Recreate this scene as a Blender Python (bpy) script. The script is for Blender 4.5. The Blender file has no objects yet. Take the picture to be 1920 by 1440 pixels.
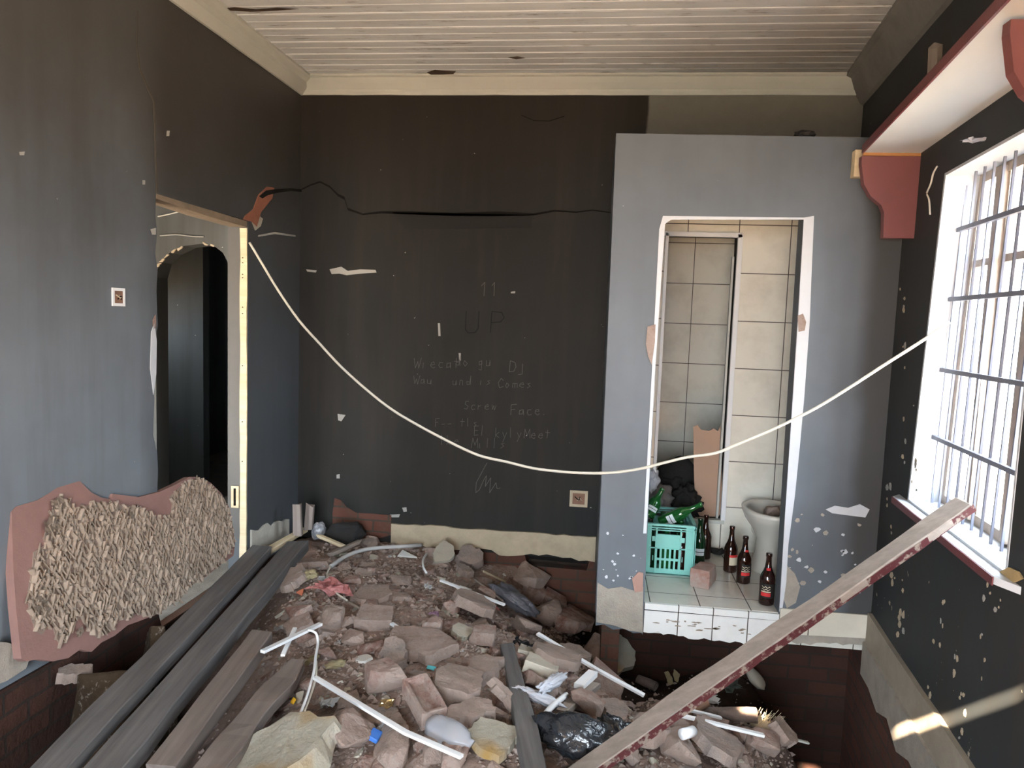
import bpy, bmesh, math, random
import numpy as np
from mathutils import Vector, Matrix, noise
PI = math.pi
SC = bpy.context.scene
COL = SC.collection

# ---------------------------------------------------------------- camera
H = 1.65                                   # eye height over the old floor
FPX, PITCH, ROLL, YAW = 1359.16, .0901700, .0354884, .1145367
def _basis():
    cp, sp = math.cos(PITCH), math.sin(PITCH); c, s = math.cos(ROLL), math.sin(ROLL)
    r = np.array([1, 0, 0.]); u = np.array([0, sp, cp]); w = np.array([0, cp, -sp])
    r2, u2 = c*r+s*u, -s*r+c*u
    ca, sa = math.cos(YAW), math.sin(YAW)
    rz = lambda v: np.array([v[0]*ca-v[1]*sa, v[0]*sa+v[1]*ca, v[2]])
    return rz(r2), rz(u2), rz(w)
RR, UU, WW = _basis()
cam_d = bpy.data.cameras.new('camera'); cam = bpy.data.objects.new('camera', cam_d); COL.objects.link(cam)
cam_d.sensor_width = 36; cam_d.lens = FPX*36/1920; cam_d.clip_start = .05; cam_d.clip_end = 200
M = Matrix(((RR[0], UU[0], -WW[0], 0), (RR[1], UU[1], -WW[1], 0), (RR[2], UU[2], -WW[2], H), (0, 0, 0, 1)))
cam.matrix_world = M
SC.camera = cam

# ---------------------------------------------------------------- light
SC.view_settings.view_transform = 'Standard'; SC.view_settings.look = 'None'
SC.view_settings.gamma = 1; SC.view_settings.use_curve_mapping = False
SC.view_settings.exposure = EXPOSURE = 2.75
W = bpy.data.worlds.new('sky'); SC.world = W; W.use_nodes = True
bg = W.node_tree.nodes['Background']; bg.inputs[0].default_value = (.80, .90, 1.0, 1); bg.inputs[1].default_value = 4.4
SC.cycles.max_bounces = 8; SC.cycles.diffuse_bounces = 5; SC.cycles.glossy_bounces = 3
SC.cycles.transmission_bounces = 6; SC.cycles.transparent_max_bounces = 12
SC.cycles.caustics_reflective = False; SC.cycles.caustics_refractive = False
SC.cycles.sample_clamp_indirect = 6
SC.cycles.use_denoising = True

sun_d = bpy.data.lights.new('sun', 'SUN'); sun = bpy.data.objects.new('sun', sun_d); COL.objects.link(sun)
sun_d.energy = 33; sun_d.color = (1, .80, .58); sun_d.angle = math.radians(.6)
SUN_DIR = Vector((.50, .72, -.70)).normalized()       # direction the light travels
sun.rotation_euler = SUN_DIR.to_track_quat('-Z', 'Y').to_euler(); sun.location = (-6, 1, 9)

def portal(name, loc, direction, sx, sy):
    d = bpy.data.lights.new(name, 'AREA'); d.shape = 'RECTANGLE'; d.size = sx; d.size_y = sy
    d.cycles.is_portal = True
    o = bpy.data.objects.new(name, d); COL.objects.link(o); o.location = loc
    o.rotation_euler = Vector(direction).to_track_quat('-Z', 'Z').to_euler()
portal('rear_door_daylight', (REAR_X := -.55, -1.32, 1.15), (0, 1, 0), 1.75, 2.05)
portal('window_daylight', (1.66, 2.97, 1.62), (-1, 0, 0), 1.15, 1.6)

# ---------------------------------------------------------------- helpers
def ray(x, y): return (x-960)/FPX*RR - (y-720)/FPX*UU + WW
def PY(x, y, Y): d = ray(x, y); return Vector(d*(Y/d[1]) + [0, 0, H])
def PZ(x, y, z): d = ray(x, y); return Vector(d*((z-H)/d[2]) + [0, 0, H])
def PW(x, y, p0, n):
    d = Vector(ray(x, y)); c = Vector((0, 0, H)); n = Vector(n)
    return c + d*(((Vector(p0)-c).dot(n))/d.dot(n))
CL = Vector((-2.125, 5, 0)); NL = Vector((math.cos(.0249), -math.sin(.0249), 0))
CR = Vector((1.62, 5, 0)); NR = Vector((math.cos(.1046), -math.sin(.1046), 0))
def XL(Y): return -2.125 + (Y-5)*math.tan(.0249)
def XR(Y): return 1.62 + (Y-5)*math.tan(.1046)
def PL(x, y, off=0): return PW(x, y, CL+NL*off, NL)
def PR(x, y, off=0): return PW(x, y, CR-NR*off, NR)     # off = distance into the room
ZC = 3.264                                              # ceiling

def tag(o, label=None, cat=None, group=None, kind=None):
    if label: o['label'] = label
    if cat: o['category'] = cat
    if group: o['group'] = group
    if kind: o['kind'] = kind
    return o
def link(name, me, mat=None, parent=None):
    o = bpy.data.objects.new(name, me); COL.objects.link(o)
    if mat is not None:
        for m in (mat if isinstance(mat, (list, tuple)) else [mat]): me.materials.append(m)
    if parent is not None: o.parent = parent
    return o
def empty(name, loc, label=None, cat=None, group=None, rot=(0, 0, 0)):
    o = bpy.data.objects.new(name, None); COL.objects.link(o); o.location = loc; o.rotation_euler = rot
    o.empty_display_size = .05
    tag(o, label, cat, group); return o
def finish(bm, name, mat, parent=None, smooth=False, loc=None, keep=False):
    me = bpy.data.meshes.new(name)
    bmesh.ops.recalc_face_normals(bm, faces=bm.faces)
    bm.to_mesh(me); bm.free()
    if smooth: me.polygons.foreach_set('use_smooth', [True]*len(me.polygons))
    o = link(name, me, mat, parent)
    if loc is not None: o.location = loc
    return o
def recentre(o):
    """put a mesh object's origin at the foot of its geometry"""
    vs = o.data.vertices; n = len(vs)
    co = np.empty(n*3); vs.foreach_get('co', co); co = co.reshape(-1, 3)
    c = np.array([(co[:, 0].min()+co[:, 0].max())/2, (co[:, 1].min()+co[:, 1].max())/2, co[:, 2].min()])
    vs.foreach_set('co', (co-c).ravel()); o.location = Vector(o.location)+Vector(c); return o
def add_box(bm, c, s, rot=None, bevel=0):
    r = bmesh.ops.create_cube(bm, size=1)
    vs = r['verts']
    m = (rot.to_4x4() if rot is not None else Matrix())
    bmesh.ops.transform(bm, matrix=Matrix.Translation(c) @ m @ Matrix.Diagonal((s[0], s[1], s[2], 1)), verts=vs)
    if bevel:
        es = list({e for v in vs for e in v.link_edges})
        bmesh.ops.bevel(bm, geom=es, offset=bevel, segments=2, affect='EDGES', profile=.6)
def box(name, c, s, mat, parent=None, rot=None, bevel=0):
    bm = bmesh.new(); add_box(bm, c, s, rot, bevel); return finish(bm, name, mat, parent)
def add_prism(bm, pts, ext, holes=()):
    """flat polygon (3D points) with holes, extruded by vector ext"""
    ed = []
    for loop in [pts]+list(holes):
        vs = [bm.verts.new(p) for p in loop]
        ed += [bm.edges.new((vs[i], vs[(i+1) % len(vs)])) for i in range(len(vs))]
    fs = [g for g in bmesh.ops.triangle_fill(bm, edges=ed, use_dissolve=False, use_beauty=True)['geom'] if isinstance(g, bmesh.types.BMFace)]
    r = bmesh.ops.extrude_face_region(bm, geom=fs)
    bmesh.ops.translate(bm, vec=ext, verts=[g for g in r['geom'] if isinstance(g, bmesh.types.BMVert)])
def prism(name, pts, ext, mat, parent=None, holes=()):
    bm = bmesh.new(); add_prism(bm, [Vector(p) for p in pts], Vector(ext), [[Vector(p) for p in h] for h in holes])
    return finish(bm, name, mat, parent)
def add_tube(bm, pts, r, seg=8, flat=1.0):
    pts = [Vector(p) for p in pts]; rings = []
    up = Vector((0, 0, 1))
    for i, p in enumerate(pts):
        t = (pts[min(i+1, len(pts)-1)]-pts[max(i-1, 0)]).normalized()
        a = t.cross(up)
        if a.length < .05: a = t.cross(Vector((1, 0, 0)))
        a.normalize(); b = a.cross(t).normalized()
        rr = r[i] if isinstance(r, (list, tuple)) else r
        rings.append([bm.verts.new(p + a*math.cos(k*2*PI/seg)*rr + b*math.sin(k*2*PI/seg)*rr*flat) for k in range(seg)])
    for i in range(len(rings)-1):
        for k in range(seg):
            bm.faces.new((rings[i][k], rings[i][(k+1) % seg], rings[i+1][(k+1) % seg], rings[i+1][k]))
    bm.faces.new(rings[0][::-1]); bm.faces.new(rings[-1])
def smooth_path(pts, n=6):
    pts = [Vector(p) for p in pts]; out = []
    for i in range(len(pts)-1):
        p0, p1, p2, p3 = pts[max(i-1, 0)], pts[i], pts[i+1], pts[min(i+2, len(pts)-1)]
        for k in range(n):
            t = k/n
            out.append(.5*((2*p1)+(-p0+p2)*t+(2*p0-5*p1+4*p2-p3)*t*t+(-p0+3*p1-3*p2+p3)*t**3))
    out.append(pts[-1]); return out
def tube(name, pts, r, mat, parent=None, seg=8, smooth=True, flat=1.0):
    bm = bmesh.new(); add_tube(bm, pts, r, seg, flat); return finish(bm, name, mat, parent, smooth)
def add_lathe(bm, prof, seg=24, c=(0, 0, 0), sx=1, sy=1):
    rings = []
    for r, z in prof:
        rings.append([bm.verts.new((c[0]+math.cos(k*2*PI/seg)*r*sx, c[1]+math.sin(k*2*PI/seg)*r*sy, c[2]+z)) for k in range(seg)])
    for i in range(len(rings)-1):
        for k in range(seg):
            bm.faces.new((rings[i][k], rings[i][(k+1) % seg], rings[i+1][(k+1) % seg], rings[i+1][k]))
    bm.faces.new(rings[0][::-1]); bm.faces.new(rings[-1])
def jag(a, b, n, amp, rnd, nrm):
    """broken line from a to b: n inner points pushed along nrm"""
    a, b, nrm = Vector(a), Vector(b), Vector(nrm)
    return [a.lerp(b, (i+1)/(n+1)+rnd.uniform(-.25, .25)/(n+1)) + nrm*rnd.uniform(-amp, amp) for i in range(n)]

# ---------------------------------------------------------------- materials
class N:
    def __init__(s, name, rough=.8, spec=.5, metal=0):
        s.m = bpy.data.materials.new(name); s.m.use_nodes = True; s.t = s.m.node_tree; s.n = s.t.nodes
        s.b = s.n['Principled BSDF']; s.b.inputs['Roughness'].default_value = rough
        s.b.inputs['Specular IOR Level'].default_value = spec; s.b.inputs['Metallic'].default_value = metal
        s.tc = s.n.new('ShaderNodeTexCoord'); s.co = s.tc.outputs['Object']
    def l(s, a, b): s.t.links.new(a, b)
    def map(s, scale=(1, 1, 1), rot=(0, 0, 0), src=None):
        m = s.n.new('ShaderNodeMapping'); m.inputs['Scale'].default_value = scale; m.inputs['Rotation'].default_value = rot
        s.l(src or s.co, m.inputs[0]); return m.outputs[0]
    def noise(s, scale, detail=4, rough=.55, co=None, dist=0):
        n = s.n.new('ShaderNodeTexNoise'); n.inputs['Scale'].default_value = scale; n.inputs['Detail'].default_value = detail
        n.inputs['Roughness'].default_value = rough; n.inputs['Distortion'].default_value = dist
        s.l(co or s.co, n.inputs['Vector']); return n.outputs[0]
    def vor(s, scale, co=None, out=0, feature='F1'):
        n = s.n.new('ShaderNodeTexVoronoi'); n.feature = feature; n.inputs['Scale'].default_value = scale
        s.l(co or s.co, n.inputs['Vector']); return n.outputs[out]
    def ramp(s, fac, stops):
        r = s.n.new('ShaderNodeValToRGB'); e = r.color_ramp.elements
        while len(e) < len(stops): e.new(.5)
        for i, (p, c) in enumerate(stops):
            e[i].position = p; e[i].color = (c, c, c, 1) if isinstance(c, (int, float)) else (*c, 1)
        s.l(fac, r.inputs[0]); return r.outputs[0]
    def mix(s, f, a, b, mode='MIX'):
        m = s.n.new('ShaderNodeMix'); m.data_type = 'RGBA'; m.blend_type = mode
        for v, k in ((f, 0), (a, 6), (b, 7)):
            if hasattr(v, 'links'): s.l(v, m.inputs[k])
            elif k == 0: m.inputs[0].default_value = v
            else: m.inputs[k].default_value = (*v, 1)
        return m.outputs[2]
    def math(s, op, a, b=0, c=None):
        m = s.n.new('ShaderNodeMath'); m.operation = op
        for i, v in enumerate((a, b) if c is None else (a, b, c)):
            if hasattr(v, 'links'): s.l(v, m.inputs[i])
            else: m.inputs[i].default_value = v
        return m.outputs[0]
    def sep(s, src=None):
        m = s.n.new('ShaderNodeSeparateXYZ'); s.l(src or s.co, m.inputs[0]); return m.outputs
    def step(s, v, lo, hi):
        m = s.n.new('ShaderNodeMapRange'); m.interpolation_type = 'SMOOTHSTEP'
        s.l(v, m.inputs[0]); m.inputs[1].default_value = lo; m.inputs[2].default_value = hi; return m.outputs[0]
    def color(s, v):
        if hasattr(v, 'links'): s.l(v, s.b.inputs['Base Color'])
        else: s.b.inputs['Base Color'].default_value = (*v, 1)
        return s
    def bump(s, h, strength=.4, dist=.01):
        b = s.n.new('ShaderNodeBump'); b.inputs['Strength'].default_value = strength; b.inputs['Distance'].default_value = dist
        s.l(h, b.inputs['Height']); s.l(b.outputs[0], s.b.inputs['Normal']); return s
def geo_random(s):
    n = s.n.new('ShaderNodeObjectInfo'); return n.outputs['Random']
def simple(name, col, rough=.7, var=.25, scale=9, bump=.25, metal=0, spec=.4, tint=True):
    s = N(name, rough, spec, metal)
    dark = tuple(c*(1-var) for c in col); light = tuple(min(1, c*(1+var)) for c in col)
    c = s.mix(s.noise(scale, 5, .65), dark, light)
    if tint: c = s.mix(s.math('MULTIPLY', geo_random(s), .35), c, tuple(c*.6 for c in col))
    s.color(c)
    if bump: s.bump(s.noise(scale*6, 6, .7), bump, .01)
    return s.m
def dusty(name, col, dust=(.40, .305, .262), amount=.5, rough=.92, scale=14):
    s = N(name, rough, .2)
    base = s.mix(s.noise(scale, 5, .7), tuple(c*.7 for c in col), tuple(c*1.25 for c in col))
    base = s.mix(s.math('MULTIPLY', geo_random(s), .4), base, tuple(c*.62 for c in col))
    k = s.ramp(s.noise(scale*.6, 6, .7), [(.42-.3*amount, 0), (.70-.3*amount, 1)])
    c = s.mix(k, base, dust)
    c = s.mix(s.ramp(s.noise(scale*3.3, 5, .7), [(.30, .6), (.40, 0)]), c, tuple(x*.5 for x in col))
    c = s.mix(s.ramp(s.noise(scale*2.1, 6, .75, s.map((1.3, 1, 1))), [(.56, 0), (.70, .7)]), c, (.46, .40, .36))
    s.color(c); s.bump(s.math('ADD', s.noise(scale*5, 8, .75), s.math('MULTIPLY', s.noise(scale*1.2, 4, .6), 1.2)), .9, .014)
    return s.m

def paint(name, col, chips=.5, chip_col=(.55, .53, .50), lowchips=1.0, rough=.5, spec=.35, grime=(.045, .038, .03), grime_amt=.5, seed=0, stop=None):
    """old grey gloss paint: cloudy, streaked, chipped to plaster in small spots"""
    s = N(name, rough, spec)
    co = s.map((1, 1, 1)); 
    m = s.n.new('ShaderNodeVectorMath'); m.operation = 'ADD'; m.inputs[1].default_value = (seed*3.1, seed*1.7, seed*.9); s.l(s.co, m.inputs[0]); co = m.outputs[0]
    cloud = s.noise(1.3, 5, .6, co)
    c = s.mix(s.ramp(cloud, [(.3, 0), (.7, 1)]), tuple(x*.82 for x in col), tuple(x*1.12 for x in col))
    streak = s.noise(3, 4, .6, s.map((3, 3, .25), src=co))
    c = s.mix(s.math('MULTIPLY', s.ramp(streak, [(.45, 0), (.75, 1)]), grime_amt), c, grime)
    big = s.ramp(s.noise(.9, 3, .5, co), [(.42, 0), (.62, 1)])
    c = s.mix(s.math('MULTIPLY', big, grime_amt*.5), c, grime)
    z = s.sep()[2]
    low = s.math('SUBTRACT', 1, s.step(z, .25, .95))
    th = s.math('SUBTRACT', .775-.03*chips, s.math('MULTIPLY', low, .085*lowchips))
    sp = s.noise(9, 5, .62, s.map((1, 1, .55), src=co))
    chip = s.math('MULTIPLY', s.math('GREATER_THAN', sp, th), 1)
    sp2 = s.noise(38, 2, .5, co)
    chip2 = s.math('GREATER_THAN', sp2, s.math('SUBTRACT', .80, s.math('MULTIPLY', low, .05*lowchips)))
    chip = s.math('MAXIMUM', chip, chip2)
    c = s.mix(chip, c, chip_col)
    if stop is not None: c = stop(s, c)
    s.color(c)
    h = s.math('SUBTRACT', s.math('MULTIPLY', s.noise(22, 6, .6), .4), s.math('MULTIPLY', chip, .5))
    s.bump(h, .25, .006)
    return s.m

GREY = (.098, .104, .108)
def darker_with_height(s, c, lo=1.1, hi=2.9, amt=.78, dark=(.034, .027, .020)):  # blends the wall colour to a darker brown with height
    sx = s.sep(); z = s.math('ADD', sx[2], s.math('MULTIPLY', s.math('SUBTRACT', s.noise(1.1, 5, .6), .5), 1.6))
    return s.mix(s.math('MULTIPLY', s.step(z, lo, hi), amt), c, dark)
def darker_past_doorway(s, c):  # blends the left wall to a darker grey from the doorway onwards
    sx = s.sep(); k = s.step(s.math('ADD', sx[1], s.math('MULTIPLY', s.noise(1.5, 4), .25)), 3.32, 3.6)
    return darker_with_height(s, s.mix(s.math('MULTIPLY', k, .75), c, (.048, .052, .055)))
M_left = paint('grey_wall_paint', (.170, .196, .222), chips=0, lowchips=.2, seed=1, grime_amt=.25, stop=darker_past_doorway)
def darker_right_strip(s, c):  # partition colour turns darker along its right edge
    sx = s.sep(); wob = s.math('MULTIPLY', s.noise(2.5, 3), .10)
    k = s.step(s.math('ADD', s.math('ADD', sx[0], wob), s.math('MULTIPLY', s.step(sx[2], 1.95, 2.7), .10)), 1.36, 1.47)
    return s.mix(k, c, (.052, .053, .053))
M_part = paint('pale_grey_wall_paint', (.108, .124, .142), chips=.1, lowchips=.9, seed=2, grime_amt=.12, stop=darker_right_strip)
def unpainted(s, c):
    sx = s.sep(); wob = s.math('MULTIPLY', s.noise(7, 3), .03)
    a = s.step(s.math('ADD', sx[0], wob), .27, .29)
    b = s.step(s.math('ADD', sx[2], wob), 2.2, 2.4)
    bare = s.mix(s.noise(6, 5, .7), (.125, .12, .105), (.19, .185, .16))
    return s.mix(s.math('MULTIPLY', a, b), darker_with_height(s, c, 1.8, 3.2, .5, (.020, .015, .011)), bare)
M_back = paint('dark_grey_wall_paint', (.021, .0205, .0195), rough=.7, spec=.18, chips=0, lowchips=.3, seed=4, grime_amt=.35, stop=unpainted)
M_right = paint('dark_wall_paint', (.034, .038, .040), rough=.65, spec=.2, chips=.5, lowchips=.9, seed=7, chip_col=(.40, .35, .26), grime_amt=.5)
M_corr = paint('corridor_grey_paint', (.09, .095, .092), chips=0, lowchips=0, seed=9)
M_plaster = simple('crumbly_cream_plaster', (.46, .38, .27), .9, .35, 7, .6, tint=False)
M_render = simple('grey_render', (.36, .32, .27), .95, .35, 12, .9, tint=False)
M_cornice = simple('cornice_cream_paint', (.46, .47, .43), .6, .12, 4, .15, tint=False)
M_cornice_dark = simple('cornice_dirty_paint', (.19, .185, .175), .7, .35, 5, .2, tint=False)

def brick_wall_mat():
    s = N('foundation_brickwork', .95, .2)
    sx = s.sep(); cmb = s.n.new('ShaderNodeCombineXYZ')
    s.l(s.math('ADD', sx[0], sx[1]), cmb.inputs[0]); s.l(sx[2], cmb.inputs[1])
    b = s.n.new('ShaderNodeTexBrick'); b.inputs['Scale'].default_value = 1; b.inputs['Brick Width'].default_value = .23; b.inputs['Row Height'].default_value = .083
    b.inputs['Mortar Size'].default_value = .007; b.inputs['Bias'].default_value = 0
    b.inputs['Color1'].default_value = (.14, .055, .038, 1); b.inputs['Color2'].default_value = (.10, .045, .032, 1); b.inputs['Mortar'].default_value = (.07, .052, .042, 1)
    wob = s.n.new('ShaderNodeVectorMath'); wob.operation = 'ADD'; s.l(cmb.outputs[0], wob.inputs[0])
    nn = s.n.new('ShaderNodeVectorMath'); nn.operation = 'SCALE'; nn.inputs['Scale'].default_value = .015
    nz = s.n.new('ShaderNodeTexNoise'); nz.inputs['Scale'].default_value = 6; s.l(s.co, nz.inputs['Vector']); s.l(nz.outputs[1], nn.inputs[0]); s.l(nn.outputs[0], wob.inputs[1])
    s.l(wob.outputs[0], b.inputs['Vector'])
    c = s.mix(s.math('MULTIPLY', s.ramp(s.noise(5, 5, .7), [(.45, 0), (.7, 1)]), .6), b.outputs[0], (.10, .07, .05))
    s.color(c); s.bump(s.math('ADD', s.math('MULTIPLY', b.outputs[1], -.8), s.noise(30, 5, .7)), .7, .012)
    return s.m
M_brickwall = brick_wall_mat()

def tile_mat(name, w, h, ox=0, oy=0, axis='XZ', col=(.80, .77, .68), grout=(.10, .09, .08), dirt=.35):
    s = N(name, .22, .5)
    sx = s.sep(); cmb = s.n.new('ShaderNodeCombineXYZ')
    a = {'X': 0, 'Y': 1, 'Z': 2}
    s.l(s.math('SUBTRACT', sx[a[axis[0]]], ox), cmb.inputs[0]); s.l(s.math('SUBTRACT', sx[a[axis[1]]], oy), cmb.inputs[1])
    b = s.n.new('ShaderNodeTexBrick'); b.offset = 0; b.inputs['Scale'].default_value = 1
    b.inputs['Brick Width'].default_value = w; b.inputs['Row Height'].default_value = h; b.inputs['Mortar Size'].default_value = .003; b.inputs['Mortar Smooth'].default_value = .1
    b.inputs['Color1'].default_value = (*col, 1); b.inputs['Color2'].default_value = (*[c*.93 for c in col], 1); b.inputs['Mortar'].default_value = (*grout, 1)
    s.l(cmb.outputs[0], b.inputs['Vector'])
    c = s.mix(s.math('MULTIPLY', s.ramp(s.noise(4, 6, .65), [(.45, 0), (.8, 1)]), dirt), b.outputs[0], (.28, .24, .18))
    s.color(c); s.bump(s.math('MULTIPLY', b.outputs[1], -1), .6, .003)
    return s.m
M_tile = tile_mat('cream_wall_tiles', .33, .315, 1.225, 2.0-.315*7)
M_tile2 = tile_mat('shower_wall_tiles', .33, .322, .745-.33*3, 1.98-.322*7, col=(.78, .75, .66))
M_tileY = tile_mat('side_wall_tiles', .33, .322, .745-.33*3, 1.98-.322*7, axis='YZ', col=(.78, .75, .66))
M_tilef = tile_mat('bathroom_floor_tiles', .27, .27, .355, 3.82, axis='XY', col=(.60, .58, .52), dirt=.5)
M_steptile = tile_mat('white_step_tiles', .185, .5, .323, -.3, col=(.72, .72, .70), dirt=.3)
M_basetile = tile_mat('cream_skirting_tiles', .30, .5, 1.19, -.3, col=(.60, .56, .47), dirt=.35)

def ceil_mat():
    s = N('painted_ceiling_boards', .6, .3)
    st = s.noise(2.2, 6, .65, s.map((.5, 3.2, 1)))
    c = s.mix(s.ramp(st, [(.35, 0), (.7, 1)]), (.70, .74, .76), (.56, .58, .58))
    sx = s.sep()
    soot = s.math('MULTIPLY', s.step(sx[0], -.3, 1.3), s.step(s.math('ADD', sx[1], s.math('MULTIPLY', s.noise(2, 4), .8)), 3.9, 5.1))
    c = s.mix(s.math('MULTIPLY', soot, .65), c, (.10, .085, .06))
    spot = s.ramp(s.noise(3.3, 5, .7, s.map((1.2, 7, 1))), [(.585, 0), (.70, 1)])
    c = s.mix(s.math('MULTIPLY', spot, .7), c, (.11, .085, .055))
    s.color(c); return s.m
M_ceil = ceil_mat()
def dirt_mat():
    s = N('dusty_earth', 1, .1)
    c = s.mix(s.noise(5, 8, .7), (.30, .20, .16), (.50, .37, .31))
    c = s.mix(s.ramp(s.vor(70), [(.0, 1), (.35, 0)]), c, (.27, .215, .185))
    c = s.mix(s.math('MULTIPLY', s.ramp(s.noise(11, 6, .7), [(.5, 0), (.7, 1)]), .5), c, (.07, .045, .035))
    sx = s.sep(); pit_shade = s.math('SUBTRACT', 1, s.step(s.math('ADD', sx[2], s.math('MULTIPLY', s.noise(3, 4), .25)), -.35, -.05))
    c = s.mix(pit_shade, c, (.030, .019, .014))  # pit shade painted in: earth goes near black with depth
    s.color(c); s.bump(s.math('ADD', s.noise(40, 8, .8), s.math('MULTIPLY', s.vor(45), .5)), .9, .02); return s.m
M_dirt = dirt_mat()
M_brick = dusty('dusty_pink_brick', (.29, .135, .11), amount=.5)
M_brick2 = dusty('red_brick', (.20, .075, .05), amount=.3)
M_brick_tan = dusty('tan_brick', (.27, .185, .145), amount=.6)
M_plchunk = dusty('plaster_rubble', (.37, .295, .245), amount=.45)
M_grchunk = dusty('grey_mortar_rubble', (.31, .275, .255), amount=.4)
M_cream = simple('cream_tile_back', (.42, .38, .31), .7, .15, 10, .2)
M_whitetile = simple('white_glazed_tile', (.75, .74, .70), .3, .08, 8, .05)
M_boulder = dusty('mustard_stained_concrete', (.42, .38, .29), dust=(.41, .385, .32), amount=.4, scale=5)
_nt = M_boulder.node_tree; _b = _nt.nodes['Principled BSDF']; _src = _b.inputs['Base Color'].links[0].from_socket
_no = _nt.nodes.new('ShaderNodeTexNoise'); _no.inputs['Scale'].default_value = 4; _tc = [n for n in _nt.nodes if n.type == 'TEX_COORD'][0]; _nt.links.new(_tc.outputs['Object'], _no.inputs['Vector'])
_rp = _nt.nodes.new('ShaderNodeValToRGB'); _rp.color_ramp.elements[0].position = .52; _rp.color_ramp.elements[1].position = .68; _nt.links.new(_no.outputs[0], _rp.inputs[0])
_mm = _nt.nodes.new('ShaderNodeMix'); _mm.data_type = 'RGBA'; _nt.links.new(_rp.outputs[0], _mm.inputs[0]); _nt.links.new(_src, _mm.inputs[6]); _mm.inputs[7].default_value = (.34, .21, .07, 1); _nt.links.new(_mm.outputs[2], _b.inputs['Base Color'])
def wood(name, a, b, scale=1.0, axis=0, rough=.75):
    s = N(name, rough, .3)
    sc = [28*scale]*3; sc[axis] = 1.6*scale
    g = s.noise(1, 6, .65, s.map(tuple(sc)), 0)
    c = s.mix(s.ramp(g, [(.3, 0), (.7, 1)]), a, b)
    c = s.mix(s.math('MULTIPLY', s.ramp(s.noise(3*scale, 5, .6), [(.45, 0), (.75, 1)]), .55), c, tuple(x*.55+.03 for x in b))
    s.color(c); s.bump(g, .3, .004); return s.m
M_beam = wood('dark_weathered_timber', (.085, .080, .078), (.17, .16, .155))
M_beam2 = wood('brown_weathered_timber', (.135, .105, .09), (.23, .19, .165))
M_endgrain = simple('cut_timber_end', (.22, .12, .08), .8, .3, 30, .3)
M_plank = wood('bare_dusty_plank', (.185, .148, .122), (.285, .24, .205))
M_batten = wood('pale_batten_wood', (.50, .40, .25), (.68, .57, .39))
M_maroon = simple('maroon_paint', (.145, .035, .04), .4, .25, 8, .12, tint=False)
def maroon_chipped():
    s = N('chipped_maroon_paint', .5, .4)
    k = s.ramp(s.noise(26, 5, .7), [(.52, 0), (.60, 1)])
    s.color(s.mix(k, (.14, .04, .045), (.42, .35, .29))); s.bump(k, .4, .002); return s.m
M_maroonchip = maroon_chipped()
M_bracket = simple('faded_maroon_paint', (.165, .058, .056), .45, .15, 5, .1, tint=False)
M_white = simple('white_plastic', (.78, .79, .80), .35, .05, 12, .03, tint=False)
M_cable = simple('cream_cable_sheath', (.62, .58, .50), .45, .06, 12, .02, tint=False)
M_steel = simple('painted_steel', (.16, .17, .22), .45, .2, 20, .1, tint=False)
M_frame = simple('stained_white_window_frame', (.40, .33, .27), .5, .5, 9, .2, tint=False)
M_reveal = simple('white_reveal_paint', (.52, .54, .57), .5, .14, 6, .12, tint=False)
M_black = simple('charred_black_felt', (.018, .016, .015), .9, .4, 14, .5)
M_hollow_shade = simple('hollow_shade_black', (.006, .005, .004), 1, .2, 5, 0, tint=False)
def bag(name, col, rough=.22):
    s = N(name, rough, .6); s.color(col); s.bump(s.noise(16, 2, .5, dist=2.2), .5, .02); return s.m
M_bag = bag('black_plastic_film', (.022, .024, .028))
M_greybag = bag('grey_plastic_film', (.10, .10, .115), .4)
M_pinkbag = bag('pink_plastic_film', (.74, .34, .32), .5)
M_paper = simple('white_paper', (.70, .69, .68), .8, .08, 10, .1)
M_clear = N('cloudy_clear_plastic', .15, .5).color((.45, .46, .5)).m
M_clear.node_tree.nodes['Principled BSDF'].inputs['Alpha'].default_value = .55
def glass(name, col, rough=.04):
    s = N(name, rough, .6); s.color(col); s.b.inputs['Transmission Weight'].default_value = .55; s.b.inputs['Coat Weight'].default_value = .4; return s.m
M_brownglass = glass('brown_bottle_glass', (.035, .010, .006))
M_greenglass = glass('green_bottle_glass', (.02, .17, .035))
M_dkgreen = glass('dark_green_bottle_glass', (.008, .05, .015))
M_teal = simple('teal_crate_plastic', (.20, .50, .44), .4, .10, 6, .04, tint=False)
M_ceramic = simple('dirty_white_ceramic', (.62, .60, .54), .15, .12, 3, .02, tint=False)
def flat(name, col, rough=.6): s = N(name, rough, .3); s.color(col); return s.m
M_red = flat('red_label', (.55, .03, .03)); M_lcream = flat('cream_label', (.60, .52, .38)); M_lwhite = flat('white_label', (.65, .68, .70)); M_lblack = flat('black_label', (.015, .013, .012))
M_chalk = flat('chalk', (.105, .10, .09), .9); M_ink = flat('black_marker', (.008, .008, .010), .9); M_crack = flat('open_crack', (.004, .003, .002), 1)
M_scratch = flat('pale_scratch', (.36, .35, .32), .9)
M_tan = simple('tan_hardboard', (.42, .27, .19), .7, .12, 4, .05, tint=False)
M_orange = simple('orange_clay_tile', (.62, .20, .11), .8, .15, 10, .3)
M_salmon = dusty('salmon_brick', (.46, .22, .17), dust=(.42, .33, .29), amount=.3, scale=9)
M_blue = flat('blue_card', (.05, .16, .50), .4); M_turq = flat('turquoise_foam', (.10, .42, .45)); M_yellow = flat('yellow_plastic', (.75, .42, .03))
M_foam = simple('yellowed_foam', (.40, .33, .19), .95, .3, 25, .8); M_cloth = simple('white_rag', (.60, .61, .66), .9, .1, 16, .5)
M_screed = simple('pink_screed_slab', (.25, .14, .12), .85, .18, 7, .25, tint=False)
M_adhesive = simple('ridged_tile_adhesive', (.34, .265, .205), .95, .22, 11, .5, tint=False)
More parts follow.
